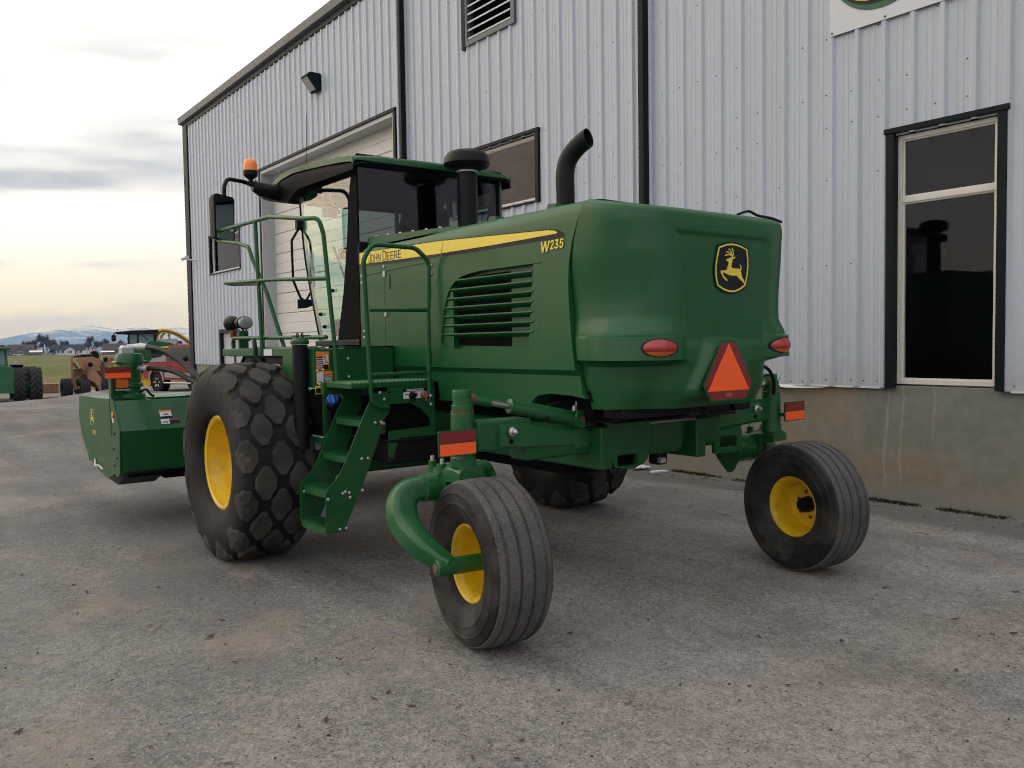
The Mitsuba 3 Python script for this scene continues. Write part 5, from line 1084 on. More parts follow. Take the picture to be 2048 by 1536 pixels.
# ------------------------------------------------------------------ the cutting header in front of the windrower
HD = 'mower_header'
tag(HD, 'wide green mower header with an angled end plate carried in front of the windrower', 'header')
top_f, top_r, fold, bot_r, bot_f = (3.46, 1.215), (1.93, 1.245), (1.685, 0.965), (1.735, 0.565), (3.2, 0.55)
sec = [top_f, top_r, fold, bot_r, (1.95, 0.50), bot_f, (3.5, 0.95)]
put(HD + '__upper_shell', loft([[(x, y, z) for x, z in sec] for y in (2.345, -2.345)]), 'green_paint', smooth=False)
ep = Polygon([(3.54, 1.02), (3.50, 1.235), (1.915, 1.262), (1.668, 0.972), (1.72, 0.56), (1.80, 0.515), (1.93, 0.535), (2.20, 0.455), (2.55, 0.485), (2.95, 0.560), (3.22, 0.665), (3.42, 0.80), (3.51, 0.92)])
ek2 = HD + '__end_plate'
for sg in (1, -1):
    k = newkey(ek2); y = 2.352 * sg
    put(k + '__plate', prism(ep, 'xz', *sorted((y, y + 0.012 * sg))), 'green_frame')
    if sg > 0:
        put(k + '__seam_bar', prism(Polygon([(2.05, 1.26), (2.035, 1.26), (1.99, 0.90), (2.0, 0.90)]), 'xz', y + 0.0125, y + 0.017), 'green_frame')
        for x, z in ((1.88, 1.10), (1.86, 0.93), (1.92, 0.78), (1.80, 0.70), (1.95, 1.05), (1.9, 0.62)): put(k + '__bolt', bolt((x, y + 0.012, z), (0, 1, 0), 0.011), 'trim_dark')
        put(k + '__orange_label', box(1.90, 1.975, y + 0.0125, y + 0.014, 1.085, 1.14), 'label_orange')
        put(k + '__grey_label', box(1.89, 1.96, y + 0.0125, y + 0.014, 1.035, 1.075), 'label_white')
        put(k + '__latch', tube([(2.75, y + 0.02, 0.60), (2.60, y + 0.05, 0.55), (2.45, y + 0.05, 0.57), (2.38, y + 0.02, 0.53)], 0.012, 6), 'zinc')
        Sd = np.array([[2.855 - 0, 0, 0]])
        dm = affinity.scale(unary_union([deer, antl.buffer(0.0005)]), 0.62, 0.55, origin=(0, 0))
        dm = affinity.translate(affinity.scale(dm, 1, 1), -2.86, 1.035)
        m = prism(affinity.scale(dm, -1, 1, origin=(0, 0)), 'xz', y + 0.0125, y + 0.0145); put(k + '__deer_decal', m, 'decal_yellow')
        bd = affinity.translate(affinity.scale(badge.buffer(-0.012).difference(badge.buffer(-0.018)), -0.62, 0.55, origin=(0, 0)), 2.86, 1.035)
        put(k + '__deer_decal_border', prism(bd, 'xz', y + 0.0125, y + 0.0145), 'decal_yellow')
        t_ = text('500R', 0.042, 0.001, False); vv = t_.vertices.copy(); t_.vertices = np.c_[2.86 - vv[:, 0], np.full(len(vv), y + 0.0125) + vv[:, 2], 0.86 + vv[:, 1]]
        put(k + '__size_lettering', t_, 'decal_yellow')
# lids on top with seams and slots
for i, (a, b) in enumerate(((1.98, 0.75), (0.74, -0.74), (-0.75, -1.98))):
    put(HD + '__top_lid', hull([(x, y, z) for x, z in ((1.96, 1.246), (2.50, 1.238), (1.96, 1.262), (2.50, 1.254)) for y in (a, b)]), 'green_frame')
    put(HD + '__top_lid', hull([(x, y, z) for x, z in ((2.52, 1.237), (3.30, 1.222), (2.52, 1.252), (3.30, 1.237)) for y in (a, b)]), 'green_frame')
    for y in (a - 0.35, a - 0.85): put(HD + '__lid_slot', box(2.05, 2.07, y, y - 0.12, 1.261, 1.264), 'dark_void')
put(HD + '__top_cover', hull([(x, y, z) for x, z in ((2.0, 1.248), (3.40, 1.222), (2.0, 1.256), (3.40, 1.230)) for y in (2.33, 2.02)]), 'green_frame')
# warning labels on the rear slope
nv = np.array([top_r[0] - fold[0], top_r[1] - fold[1]]); nv = nv / np.linalg.norm(nv)
def slope_box(y0, y1, t0, t1, h, m, nm):
    off = np.array([-nv[1], nv[0]]); pts = []
    for t in (t0, t1):
        for e in (h - 0.001, h):
            q = np.array(fold) + nv * t + off * e; pts += [(q[0], y0, q[1]), (q[0], y1, q[1])]
    put(HD + nm, hull(pts), m, smooth=False)
slope_box(1.965, 1.845, 0.205, 0.225, 0.003, 'label_orange', '__warning_label'); slope_box(1.96, 1.848, 0.150, 0.203, 0.003, 'label_white', '__warning_label'); slope_box(1.955, 1.845, 0.125, 0.149, 0.003, 'decal_black', '__warning_label')
slope_box(1.965, 1.885, 0.055, 0.115, 0.003, 'label_white', '__warning_label'); slope_box(1.883, 1.79, 0.095, 0.118, 0.003, 'reflect_red', '__warning_label'); slope_box(1.883, 1.79, 0.058, 0.094, 0.003, 'decal_black', '__warning_label')
slope_box(1.925, 1.880, 0.165, 0.180, 0.0042, 'decal_black', '__warning_label_print'); slope_box(1.95, 1.90, 0.070, 0.084, 0.0042, 'decal_black', '__warning_label_print')
# marker plate, reflector, amber lamp
put(HD + '__marker_plate', box(2.05, 2.14, 2.325, 2.345, 1.245, 1.575, 0.004), 'green_frame')
put(HD + '__marker_panel', box(2.10, 2.14, 2.06, 2.325, 1.255, 1.565, 0.004), 'green_frame')
put(HD + '__marker_foot', hull([(x, y, z) for x, y, z in ((1.98, 2.33, 1.268), (2.10, 2.33, 1.268), (1.98, 2.16, 1.262), (2.04, 2.16, 1.262), (2.10, 2.33, 1.28))]), 'green_frame')
put(HD + '__reflector_red', box(2.028, 2.034, 2.16, 2.395, 1.52, 1.567), 'reflect_red')
put(HD + '__reflector_orange', box(2.026, 2.034, 2.16, 2.395, 1.462, 1.515), 'reflect_orange')
put(HD + '__reflector_plate', box(2.035, 2.045, 2.155, 2.40, 1.458, 1.572), 'green_frame')
put(HD + '__amber_lamp', loft([[(x, 2.236 + y * s, 1.408 + z * s) for y, z in rrect(0.118, 0.100, 0.018)] for x, s in ((2.10, 1.0), (2.055, 1.0), (2.04, 0.88))]), 'lamp_amber', smooth=40)
put(HD + '__lamp_bracket', box(2.055, 2.10, 2.17, 2.30, 1.338, 1.352), 'zinc')
# gearbox column and hydraulic motor
cx_, cy_ = 2.18, 2.135
put(HD + '__gear_column', lathe([(0.0, 1.24), (0.14, 1.24), (0.14, 1.29), (0.10, 1.32), (0.098, 1.36), (0.125, 1.37), (0.125, 1.40), (0.105, 1.41), (0.105, 1.56), (0.12, 1.565), (0.12, 1.60), (0.135, 1.605), (0.135, 1.66), (0.12, 1.70), (0.10, 1.705), (0.0, 1.705)], 'z', 24, (cx_, cy_, 0)), 'green_cast', smooth=30)
put(HD + '__column_flange', box(cx_ - 0.10, cx_ + 0.10, cy_ - 0.16, cy_ + 0.15, 1.60, 1.63, 0.01), 'green_cast')
put(HD + '__pipe_block', hull([(cx_ + a, cy_ + b, z) for a in (-0.07, 0.07) for b in (-0.03, 0.08) for z in (1.706, 1.76)] + [(cx_ + a, cy_ + b, 1.785) for a in (-0.05, 0.05) for b in (-0.03, 0.06)]), 'zinc')
put(HD + '__hydraulic_fitting', sweep([(cx_ - 0.02, cy_ + 0.02, 1.765), (cx_ - 0.06, cy_ - 0.05, 1.768), (cx_ - 0.10, cy_ - 0.07, 1.768), (cx_ - 0.11, cy_ - 0.075, 1.768), (cx_ - 0.19, cy_ - 0.13, 1.762)], circ(0.034, 12), scale=[0.9, 0.9, 1.0, 1.2, 1.0]), 'zinc')
put(HD + '__hydraulic_fitting', sweep([(cx_ - 0.08, cy_ - 0.06, 1.555), (cx_ - 0.16, cy_ - 0.10, 1.55), (cx_ - 0.165, cy_ - 0.105, 1.55), (cx_ - 0.22, cy_ - 0.125, 1.552)], circ(0.030, 12), scale=[0.8, 0.8, 1.1, 0.9]), 'zinc')
h1 = spline([(1.99, 2.005, 1.762), (1.80, 1.97, 1.748), (1.55, 1.91, 1.69), (1.25, 1.85, 1.575), (0.95, 1.81, 1.46), (0.55, 1.60, 1.35), (0.2, 1.2, 1.2)], 8)
put(HD + '__hydraulic_hose', tube(h1, 0.026, 10), 'hose_black')
put(HD + '__hydraulic_hose', tube(h1 + [0, -0.05, -0.035], 0.022, 10), 'hose_black')
put(HD + '__hydraulic_hose', tube(spline([(1.96, 2.012, 1.552), (1.75, 1.96, 1.550), (1.45, 1.90, 1.525), (1.15, 1.85, 1.455), (0.85, 1.78, 1.40), (0.4, 1.5, 1.3), (0.2, 1.2, 1.15)], 8), 0.026, 10), 'hose_black')
put(HD + '__small_hose', tube(spline([(2.1, 2.08, 1.30), (2.05, 2.02, 1.34), (2.04, 1.98, 1.29), (2.08, 1.94, 1.27)], 6), 0.012, 6), 'hose_black')
# underside
put(HD + '__conditioner_hood', box(1.80, 2.6, -1.5, 2.28, 0.50, 0.60, 0.02), 'black_matte')
put(HD + '__skid_shoe', hull([(1.70, 2.30, 0.57), (1.70, 1.92, 0.57), (2.10, 2.30, 0.40), (2.10, 1.95, 0.40), (2.5, 2.3, 0.42), (2.5, 1.95, 0.42), (2.6, 2.3, 0.55), (2.6, 1.95, 0.55)]), 'black_plastic')
put(HD + '__skid_shoe', hull([(1.70, -2.30, 0.57), (1.70, -1.92, 0.57), (2.10, -2.30, 0.40), (2.10, -1.95, 0.40), (2.5, -2.3, 0.42), (2.5, -1.95, 0.42), (2.6, -2.3, 0.55), (2.6, -1.95, 0.55)]), 'black_plastic')
for i in range(4): put(HD + '__conditioner_rib', hull([(1.78 + a, 1.75 - i * 0.16 + b, z) for a, b, z in ((0, 0, 0.56), (0.02, 0, 0.56), (0.12, -0.08, 0.44), (0.14, -0.08, 0.44), (0, -0.03, 0.56), (0.12, -0.11, 0.44))]), 'black_plastic')
put(HD + '__roll_pan', box(1.95, 2.75, -2.0, 1.9, 0.44, 0.49, 0.01), 'black_matte')
for s in (1, -1): put(HD + '__lift_arm', hull([(x, s * 0.75 + dy, z) for x, z in ((0.25, 0.75), (0.25, 0.95), (1.9, 0.60), (1.9, 0.8)) for dy in (-0.05, 0.05)]), 'green_frame')
# ------------------------------------------------------------------ beyond the yard
mat('tan_paint', paint((0.36, 0.20, 0.115), 0.5, dcol=(0.10, 0.045, 0.03), f=1.4), 0.6, 0.3)
mat('brown_rust', paint((0.13, 0.055, 0.035), 0.4, f=2.0), 0.75, 0.2)
mat('truck_red', (0.22, 0.018, 0.022), 0.16, 0.5, clearcoat=1.0, clearcoat_gloss=0.95)
mat('cladding_grey', (0.26, 0.25, 0.245), 0.5, 0.3)
mat('tyre_far', (0.022, 0.022, 0.024), 0.8, 0.15)
mat('tyre_bars', (0.060, 0.056, 0.052), 0.85, 0.15)
mat('glass_far', (0.05, 0.075, 0.08), 0.06, 0.6)
mat('glass_cab', (0.14, 0.26, 0.26), 0.10, 0.6)
mat('far_green', (0.012, 0.085, 0.028), 0.35, 0.4)
mat('old_green', (0.022, 0.110, 0.045), 0.5, 0.4)
mat('far_yellow', (0.66, 0.52, 0.13), 0.5, 0.4)
mat('plywood', proc(lambda p, n, uv: mix((0.20, 0.11, 0.055), (0.25, 0.145, 0.075), noise(p.x * 3, p.z * 20, 0))), 0.8, 0.2)
mat('white_paint', (0.66, 0.66, 0.66), 0.5, 0.3)
mat('roof_slate', (0.035, 0.036, 0.045), 0.8, 0.2)
mat('roof_brown', (0.075, 0.060, 0.055), 0.8, 0.2)
mat('wall_taupe', (0.15, 0.125, 0.11), 0.8, 0.2)
mat('bark_grey', (0.105, 0.078, 0.068), 0.9, 0.1)
mat('evergreen', (0.020, 0.030, 0.018), 0.9, 0.1)
LOW = -0.95

def chevron_tyre(key, r, w, M, m='tyre_far', bars=True, rim=None, rr=0.5):
    put(key + '__tyre', lathe([(r * rr, w * 0.40), (r * 0.72, w * 0.50), (r * 0.92, w * 0.49), (r * 0.965, w * 0.40), (r * 0.97, 0), (r * 0.965, -w * 0.40), (r * 0.92, -w * 0.49), (r * 0.72, -w * 0.50), (r * rr, -w * 0.40)], 'y', 36), m, at=M, fr='w', smooth=40)
    if bars:
        L = []; n = 17
        for i in range(n):
            for sg in (1, -1):
                a0 = 2 * np.pi * (i + (0.5 if sg < 0 else 0)) / n; a1 = a0 - 0.34
                P_ = []
                for a, y in ((a0, 0.02 * sg), (a0 + 0.075, 0.02 * sg), (a1 + 0.09, w * 0.49 * sg), (a1, w * 0.49 * sg)):
                    for rad in (r * 0.94, r): P_.append((rad * math.cos(a), y, rad * math.sin(a)))
                L.append(hull(P_))
        put(key + '__tread_bars', join(L), 'tyre_bars', at=M, fr='w', smooth=False, kind='stuff')
    put(key + '__rim', lathe([(r * rr * 1.04, w * 0.38), (r * rr * 0.95, w * 0.40), (r * rr * 0.85, w * 0.1), (r * rr * 0.3, w * 0.05), (0.0, w * 0.05)], 'y', 28), rim or m, at=M, fr='w', smooth=35)
    put(key + '__rim', lathe([(0.0, -w * 0.05), (r * rr * 0.3, -w * 0.05), (r * rr * 0.85, -w * 0.1), (r * rr * 0.95, -w * 0.40), (r * rr * 1.04, -w * 0.38)], 'y', 28), rim or m, at=M, fr='w', smooth=35)

# old articulated tractor, facing the camera, at the left edge
TR = thing('tractor', 'old green tractor with dual chevron tyres cut by the left edge of the photo', 'tractor')
F = frame((-27.70, 45.6, LOW), math.radians(213)); 
def tp_(nm, m, mt, sm=30, **k): return put(TR + '__' + nm, m, mt, F, smooth=sm, **k)
for x in (1.55, -1.9):
    for y in (-1.95, -1.18, 1.18, 1.95):
        chevron_tyre(newkey(TR + '__wheel'), 0.90, 0.56, F @ tl(x, y, 0.90), rim='old_green')
    tp_('axle', box(x - 0.15, x + 0.15, -1.9, 1.9, 0.75, 1.05, 0.03), 'old_green')
hs = [(-0.98, 0.50), (-1.0, 0.62), (-1.0, 1.66), (-0.94, 1.82), (-0.75, 1.90), (0.75, 1.90), (0.94, 1.82), (1.0, 1.66), (1.0, 0.62), (0.98, 0.50)]
tp_('hood', loft([[(x, y * s, z) for y, z in hs] for x, s in ((0.1, 1.0), (2.30, 0.97), (2.38, 0.94))]), 'old_green')
tp_('hood_badge', box(2.381, 2.388, 0.10, 0.30, 1.38, 1.52, 0.01), 'black_plastic')
tp_('lower_grille', box(2.32, 2.40, -0.72, 0.72, 0.52, 1.14, 0.02), 'old_green')
tp_('grille_lamp', box(2.401, 2.41, -0.5, -0.35, 0.85, 1.0, 0.01), 'dark_void')
tp_('rear_frame', box(-2.6, 0.1, -0.5, 0.5, 0.7, 1.25, 0.05), 'old_green')
tp_('cab', loft([[(x, y * w, z) for x, y in ((-1.5, -0.8), (0.1, -0.8), (0.2, -0.6), (0.2, 0.6), (0.1, 0.8), (-1.5, 0.8))] for z, w in ((1.3, 1.0), (1.95, 1.0), (1.96, 0.97))]), 'old_green')
tp_('cab_glass', loft([[(x, y * w, z) for x, y in ((-1.45, -0.77), (0.08, -0.77), (0.17, -0.58), (0.17, 0.58), (0.08, 0.77), (-1.45, 0.77))] for z, w in ((1.96, 1.0), (2.72, 0.92))]), 'glass_cab')
for y in (-0.72, 0.72): tp_('cab_post', tube([(0.13, y * 1.04, 1.9), (0.13, y * 0.97, 2.75)], 0.05, 8), 'old_green')
tp_('cab_roof', box(-1.65, 0.55, -0.92, 0.92, 2.72, 2.90, 0.06), 'old_green')
tp_('roof_beacon', lathe([(0, 2.9), (0.13, 2.9), (0.13, 3.0), (0, 3.02)], 'z', 14, (0.3, 0.55, 0)), 'reflect_red')
tp_('mirror', box(0.35, 0.40, 1.02, 1.20, 1.95, 2.10, 0.02), 'zinc')
tp_('exhaust_stack', cyl((0.9, -0.55, 1.85), (0.9, -0.55, 2.9), 0.07, 12), 'black_plastic')
tp_('fender', hull([(0.5, y, z) for y in (0.85, 1.45) for z in (1.60, 1.70)] + [(1.0, y, 1.98) for y in (0.85, 1.45)] + [(1.3, y, 1.95) for y in (0.85, 1.45)]), 'black_plastic')

# stack of plywood behind the tyres, and pale timber lying in the verge
PL = thing('plywood_stack', 'low tan plywood stack between the tractor and the tan loader', 'plywood stack')
Fp = frame((-29.25, 54.2, LOW), math.radians(28 + 90))
for i in range(3): put(PL + '__board', box(-0.5, 0.5, -0.95, 0.78, 0.03 + i * 0.17, 0.03 + i * 0.17 + 0.165, 0.008), 'plywood', Fp)
put(PL + '__top_sheet', box(-0.52, 0.52, -0.98, 0.80, 0.545, 0.575, 0.004), 'plywood', Fp)
for i, (x, y, a, l) in enumerate(((-25.5, 52.5, 100, 2.4), (-23.5, 51.5, 95, 2.6), (-31.6, 52.6, 105, 2.8))):
    tag(put('timber', box(-l / 2, l / 2, -0.10, 0.10, 0.0, 0.13, 0.01), 'white_paint', frame((x, y, LOW + 0.02), math.radians(a))), ['pale timber lying behind the wheels of the tan loader', 'pale timber under the middle of the tan loader', 'pale timber under the tractor at the left edge'][i], 'timber')

# tan loader with folded boom
LD = thing('loader', 'tan painted old loader with folded boom and four black tyres at the field edge', 'loader')
Fl = frame((-23.6, 48.0, LOW), math.radians(26.2 - 90))     # x to the right of the picture, y away from the camera
def lp_(nm, poly, y0, y1, m, sm=20): put(LD + '__' + nm, prism(Polygon([((u - 172) * 0.028, (795 - v) * 0.028) for u, v in poly]), 'xz', y0, y1), m, Fl, smooth=sm)
for x, y, s in ((-1.20, -0.1, 12), (-0.42, -0.75, 24), (0.62, -0.3, 20), (1.35, 0.7, 15)):
    chevron_tyre(newkey(LD + '__wheel'), 0.56, 0.48, Fl @ tl(x, y, 0.56) @ rot([0, 0, 1], 90 + s), bars=True)
lp_('chassis', [(140, 738), (165, 735), (196, 745), (205, 775), (200, 787), (170, 770), (150, 778), (141, 776)], -0.45, 0.9, 'brown_rust')
lp_('front_plate', [(143, 755), (153, 750), (156, 775), (143, 778)], -0.60, -0.42, 'tan_paint')
lp_('side_plate', [(138, 712), (142, 711), (143, 778), (138, 770)], -0.5, 0.7, 'tan_paint')
lp_('boom', [(147, 714), (178, 713), (194, 721), (192, 728), (187, 741), (170, 744), (158, 737)], -0.55, 0.1, 'tan_paint')
lp_('boom_pivot_plate', [(163, 742), (182, 740), (196, 765), (200, 790), (192, 790), (180, 765), (168, 758)], -0.72, -0.5, 'tan_paint')
put(LD + '__pivot_hole', cyl((0.02, -0.57, 1.85), (0.02, -0.50, 1.85), 0.13, 18), 'dark_void', Fl)
put(LD + '__lift_cylinder', cyl((-0.58, -0.72, 2.15), (-0.27, -0.72, 1.50), 0.075, 12), 'tan_paint', Fl)
put(LD + '__lift_cylinder', cyl((-0.80, -0.60, 1.95), (-0.62, -0.62, 1.65), 0.07, 12), 'brown_rust', Fl)
put(LD + '__pivot_pin', cyl((-0.28, -0.85, 1.45), (-0.28, -0.6, 1.45), 0.15, 14), 'brown_rust', Fl)
lp_('mast', [(189, 723), (197, 723), (199, 760), (190, 742)], -0.5, 0.3, 'brown_rust')
lp_('rear_block', [(195, 728), (212, 727), (214, 793), (199, 793)], -0.2, 1.1, 'tan_paint')
lp_('counterweight', [(196, 713), (205, 712), (208, 727), (196, 727)], 0.0, 0.8, 'tan_paint')
lp_('fan_guard', [(197, 716), (204, 716), (204, 724), (197, 724)], -0.04, 0.0, 'dark_void')
for u0, u1 in ((208, 211), (221, 224), (232, 235)): lp_('cage_post', [(u0, 716), (u1, 716), (u1, 735), (u0, 735)], 0.1, 0.3, 'tan_paint')
lp_('cage_top', [(207, 713), (236, 713), (236, 719), (207, 719)], 0.0, 1.2, 'tan_paint')
lp_('yellow_panel', [(211, 719), (221, 719), (221, 735), (211, 735)], 0.22, 0.25, 'label_yellow')
lp_('yellow_panel', [(224, 719), (232, 719), (232, 735), (224, 735)], 0.22, 0.25, 'label_yellow')
lp_('engine_cover', [(200, 733), (238, 733), (238, 790), (200, 790)], 0.3, 1.6, 'tan_paint')
lp_('top_hoses', [(141, 713), (150, 710), (178, 709), (184, 713), (178, 714), (147, 715)], -0.5, 0.0, 'black_plastic')
put(LD + '__hose_reel', lathe([(0, -0.2), (0.27, -0.2), (0.27, 0.2), (0, 0.2)], 'y', 20, (0.22, 0.2, 2.33)), 'black_plastic', Fl)
put(LD + '__red_guard', lathe([(0.27, -0.18), (0.30, -0.18), (0.30, -0.05), (0.27, -0.05)], 'y', 20, (0.26, 0.1, 2.31)), 'reflect_red', Fl)
put(LD + '__white_bracket', join([box(-0.48, 0.0, -0.1, 0.1, 2.42, 2.50, 0.02), tube([(-0.1, 0.0, 2.6), (0.12, 0.0, 2.36)], 0.04, 6), tube([(-0.42, 0, 2.36), (-0.1, 0.0, 2.62)], 0.035, 6)]), 'zinc', Fl)

# forage harvester behind the header
FH = thing('forage_harvester', 'green forage harvester with arched yellow spout behind the red pickup', 'harvester')
Fh = frame((-20.9, 50.2, LOW), math.radians(24.0 - 90))     # x to the right of the picture, y away
def fp_(nm, poly, y0, y1, m, sm=20): put(FH + '__' + nm, prism(Polygon([((u - 300) * 0.0293, (789 - v) * 0.0293) for u, v in poly]), 'xz', y0, y1), m, Fh, smooth=sm)
U = lambda u, v, y: ((u - 300) * 0.0293, y, (789 - v) * 0.0293)
chevron_tyre(newkey(FH + '__wheel'), 0.86, 0.72, Fh @ tl(-0.42, -0.45, 0.86) @ rot([0, 0, 1], -32), rim='rim_yellow', rr=0.50)
chevron_tyre(newkey(FH + '__wheel'), 0.86, 0.72, Fh @ tl(-0.22, 2.6, 0.86) @ rot([0, 0, 1], -32), rim='rim_yellow', rr=0.50)
chevron_tyre(newkey(FH + '__wheel'), 0.62, 0.55, Fh @ tl(3.4, 0.2, 0.62), rim='rim_yellow')
fp_('cab_base', [(252, 694), (304, 694), (310, 706), (284, 740), (262, 740), (252, 715)], 0.25, 2.0, 'far_green')
fp_('cab_glass', [(254, 668), (302, 668), (301, 695), (256, 695)], 0.32, 1.95, 'glass_cab')
for u in (253, 270, 301): fp_('cab_post', [(u, 667), (u + 3, 667), (u + 2.4, 696), (u - 0.6, 696)], 0.22, 0.34, 'black_plastic')
fp_('cab_roof', [(230, 664), (262, 661), (308, 660), (310, 664), (300, 668), (262, 669), (232, 667)], 0.1, 2.1, 'black_plastic')
fp_('roof_cap', [(240, 662.5), (262, 660.2), (309, 659), (309, 661), (262, 662)], 0.12, 2.08, 'zinc')
put(FH + '__roof_light', box(-1.95, -1.88, 0.2, 0.3, 3.77, 3.84), 'lamp_amber', Fh)
put(FH + '__mirror_arm', tube([U(231, 665, 0.1), U(228, 668, 0.0), U(227, 674, 0.0)], 0.03, 6), 'black_plastic', Fh)
put(FH + '__mirror', box(-2.24, -2.0, -0.06, 0.06, 3.13, 3.50, 0.05), 'black_plastic', Fh)
fp_('front_mirror', [(252, 674), (256, 673), (256, 680), (252, 681)], 0.1, 0.2, 'black_plastic')
fp_('seat', [(262, 687), (269, 687), (269, 696), (261, 696)], 0.6, 1.2, 'black_plastic')
fp_('wiper', [(279, 670), (281, 670), (290, 680), (288, 680)], 0.30, 0.315, 'black_plastic')
fp_('side_panel', [(283, 700), (293, 699), (297, 722), (300, 735), (284, 735)], 0.1, 0.3, 'far_green')
fp_('engine_grille', [(292, 697), (345, 694), (345, 722), (296, 722)], 0.15, 2.0, 'black_plastic')
for v in range(699, 721, 3): fp_('grille_slat', [(294, v), (344, v - 2), (344, v - 1), (294, v + 1)], 0.10, 0.15, 'trim_grey')
fp_('engine_hood', [(283, 694), (290, 684), (300, 682), (330, 686), (342, 691), (345, 695), (300, 698)], 0.0, 2.1, 'far_green')
fp_('hood_stripe', [(304, 695), (322, 692.5), (342, 693), (340, 696), (305, 697)], -0.02, 0.0, 'label_yellow')
fp_('grain_tank', [(309, 690), (310, 679), (345, 678), (350, 690)], 1.0, 2.0, 'white_paint')
fp_('rear_body', [(345, 690), (400, 688), (405, 730), (345, 735)], 0.15, 2.0, 'far_green')
fp_('lower_frame', [(282, 735), (400, 730), (400, 750), (282, 755)], 0.3, 1.9, 'far_green')
sp = spline([U(303, 690, 0.8), U(304, 678, 0.8), U(308, 667, 0.8), U(317, 662, 0.8), U(330, 663, 0.8), U(345, 668.5, 0.8), U(358, 677, 0.8), U(369, 687, 0.8), U(379, 697, 0.8)], 6)
put(FH + '__spout', sweep(sp, rrect(0.36, 0.30, 0.05), up=(-1, 0, 0), scale=np.interp(np.linspace(0, 1, len(sp)), [0, 0.3, 1], [1.0, 1.0, 0.85])), 'far_yellow', Fh)
put(FH + '__spout_liner', sweep(sp + np.array([0.0, -0.17, -0.02]), rrect(0.06, 0.10, 0.02), up=(-1, 0, 0)), 'brown_rust', Fh)
fp_('spout_support', [(312, 678), (314, 670), (320, 666), (324, 668), (320, 671), (317, 678)], 0.9, 1.2, 'far_yellow')
fp_('spout_support', [(327, 668), (332, 667), (333, 678), (329, 678)], 0.9, 1.2, 'far_yellow')
fp_('spout_flap', [(371, 666), (374, 664), (380, 680), (381, 692), (376, 688)], 0.6, 1.0, 'far_yellow')
fp_('rear_beacon_post', [(341, 690), (343, 690), (348, 683), (346, 682)], 0.0, 0.06, 'black_plastic')
put(FH + '__rear_lamp', lathe([(0, -0.05), (0.10, -0.05), (0.10, 0.05), (0, 0.05)], 'y', 14, U(350, 686, 0.0)), 'reflect_red', Fh)

# red pickup, its front hidden by the building
TK = thing('pickup_truck', 'red pickup with grey lower cladding partly hidden by the building corner', 'pickup')
Ft = frame((-13.92, 35.80, 0.0), math.radians(-126.3))       # x forwards, y to its left; rear wheel at the origin's side
def kp_(nm, m, mt, sm=25, **k): return put(TK + '__' + nm, m, mt, Ft, smooth=sm, **k)
body = [(-0.94, 0.62), (-0.98, 0.80), (-0.93, 1.05), (-0.88, 1.14), (0.85, 1.18), (3.0, 1.14), (4.0, 1.10), (4.30, 0.98), (4.36, 0.62), (4.2, 0.42), (-0.88, 0.50)]
bd = Polygon(body).difference(Point(0, 0.40).buffer(0.50)).difference(Point(3.30, 0.40).buffer(0.50))
kp_('body', loft([[(x, y, z) for x, z in body] for y in (0.80, -0.80)]), 'truck_red')
for sg in (1, -1):
    kp_('body_side', prism(bd, 'xz', *sorted((sg * 0.70, sg * 1.00))), 'truck_red')
    for x in (0.0, 3.30):
        kp_('wheel_well', lathe([(0.0, -0.15), (0.48, -0.15), (0.48, 0.15)], 'y', 24, (x, sg * 0.82, 0.42)), 'black_matte')
        w = newkey(TK + '__wheel')
        put(w + '__tyre', lathe([(0.24, -0.11), (0.33, -0.13), (0.375, -0.10), (0.375, 0.10), (0.33, 0.13), (0.24, 0.11)], 'y', 32), 'tyre_far', Ft, at=tl(x, sg * 0.86, 0.375), smooth=40)
        put(w + '__rim', lathe([(0.0, sg * 0.07), (0.05, sg * 0.08), (0.22, sg * 0.06), (0.245, sg * 0.11)], 'y', 24), 'zinc', Ft, at=tl(x, sg * 0.86, 0.375))
        for i in range(6):
            a = i * np.pi / 3; put(w + '__spoke', hull([(0.22 * math.cos(a + d_), sg * 0.115 + e, 0.22 * math.sin(a + d_)) for d_ in (-0.14, 0.14) for e in (-0.02, 0.0)] + [(0.05 * math.cos(a + d_), sg * 0.10, 0.05 * math.sin(a + d_)) for d_ in (-0.5, 0.5)]), 'zinc', Ft, at=tl(x, sg * 0.86, 0.375))
        kp_('arch_trim', prism(Point(x, 0.42).buffer(0.55).difference(Point(x, 0.42).buffer(0.47)).intersection(sbox(x - 1, 0.42, x + 1, 2)), 'xz', *sorted((sg * 1.0, sg * 1.035))), 'cladding_grey')
    kp_('door_cladding', box(0.62, 2.70, sg * 1.0, sg * 1.025, 0.56, 0.76, 0.02), 'cladding_grey')
    kp_('running_board', box(0.60, 2.70, sg * 1.0, sg * 1.10, 0.33, 0.39, 0.02), 'zinc')
    kp_('wing_mirror', box(2.25, 2.40, sg * 1.05, sg * 1.30, 1.22, 1.42, 0.05), 'black_plastic')
    for x in (0.95, 1.95): kp_('door_handle', box(x, x + 0.16, sg * 1.0, sg * 1.02, 1.0, 1.04, 0.01), 'black_plastic')
    kp_('body_crease', box(-0.90, 0.9, sg * 0.995, sg * 1.008, 0.80, 0.83, 0.005), 'truck_red')
cabp = [(0.10, 1.14), (0.75, 1.76), (0.95, 1.86), (1.3, 1.89), (2.1, 1.88), (2.35, 1.83), (3.05, 1.16)]
kp_('cab', loft([[(x, y * w_, z) for x, z in cabp] for y, w_ in ((0.94, 1.0), (0.80, 1.0), (-0.80, 1.0), (-0.94, 1.0))]), 'truck_red')
def slant(pts, sg, e): return [(x, sg * (0.945 + e - 0.0 * z), z) for x, z in pts]
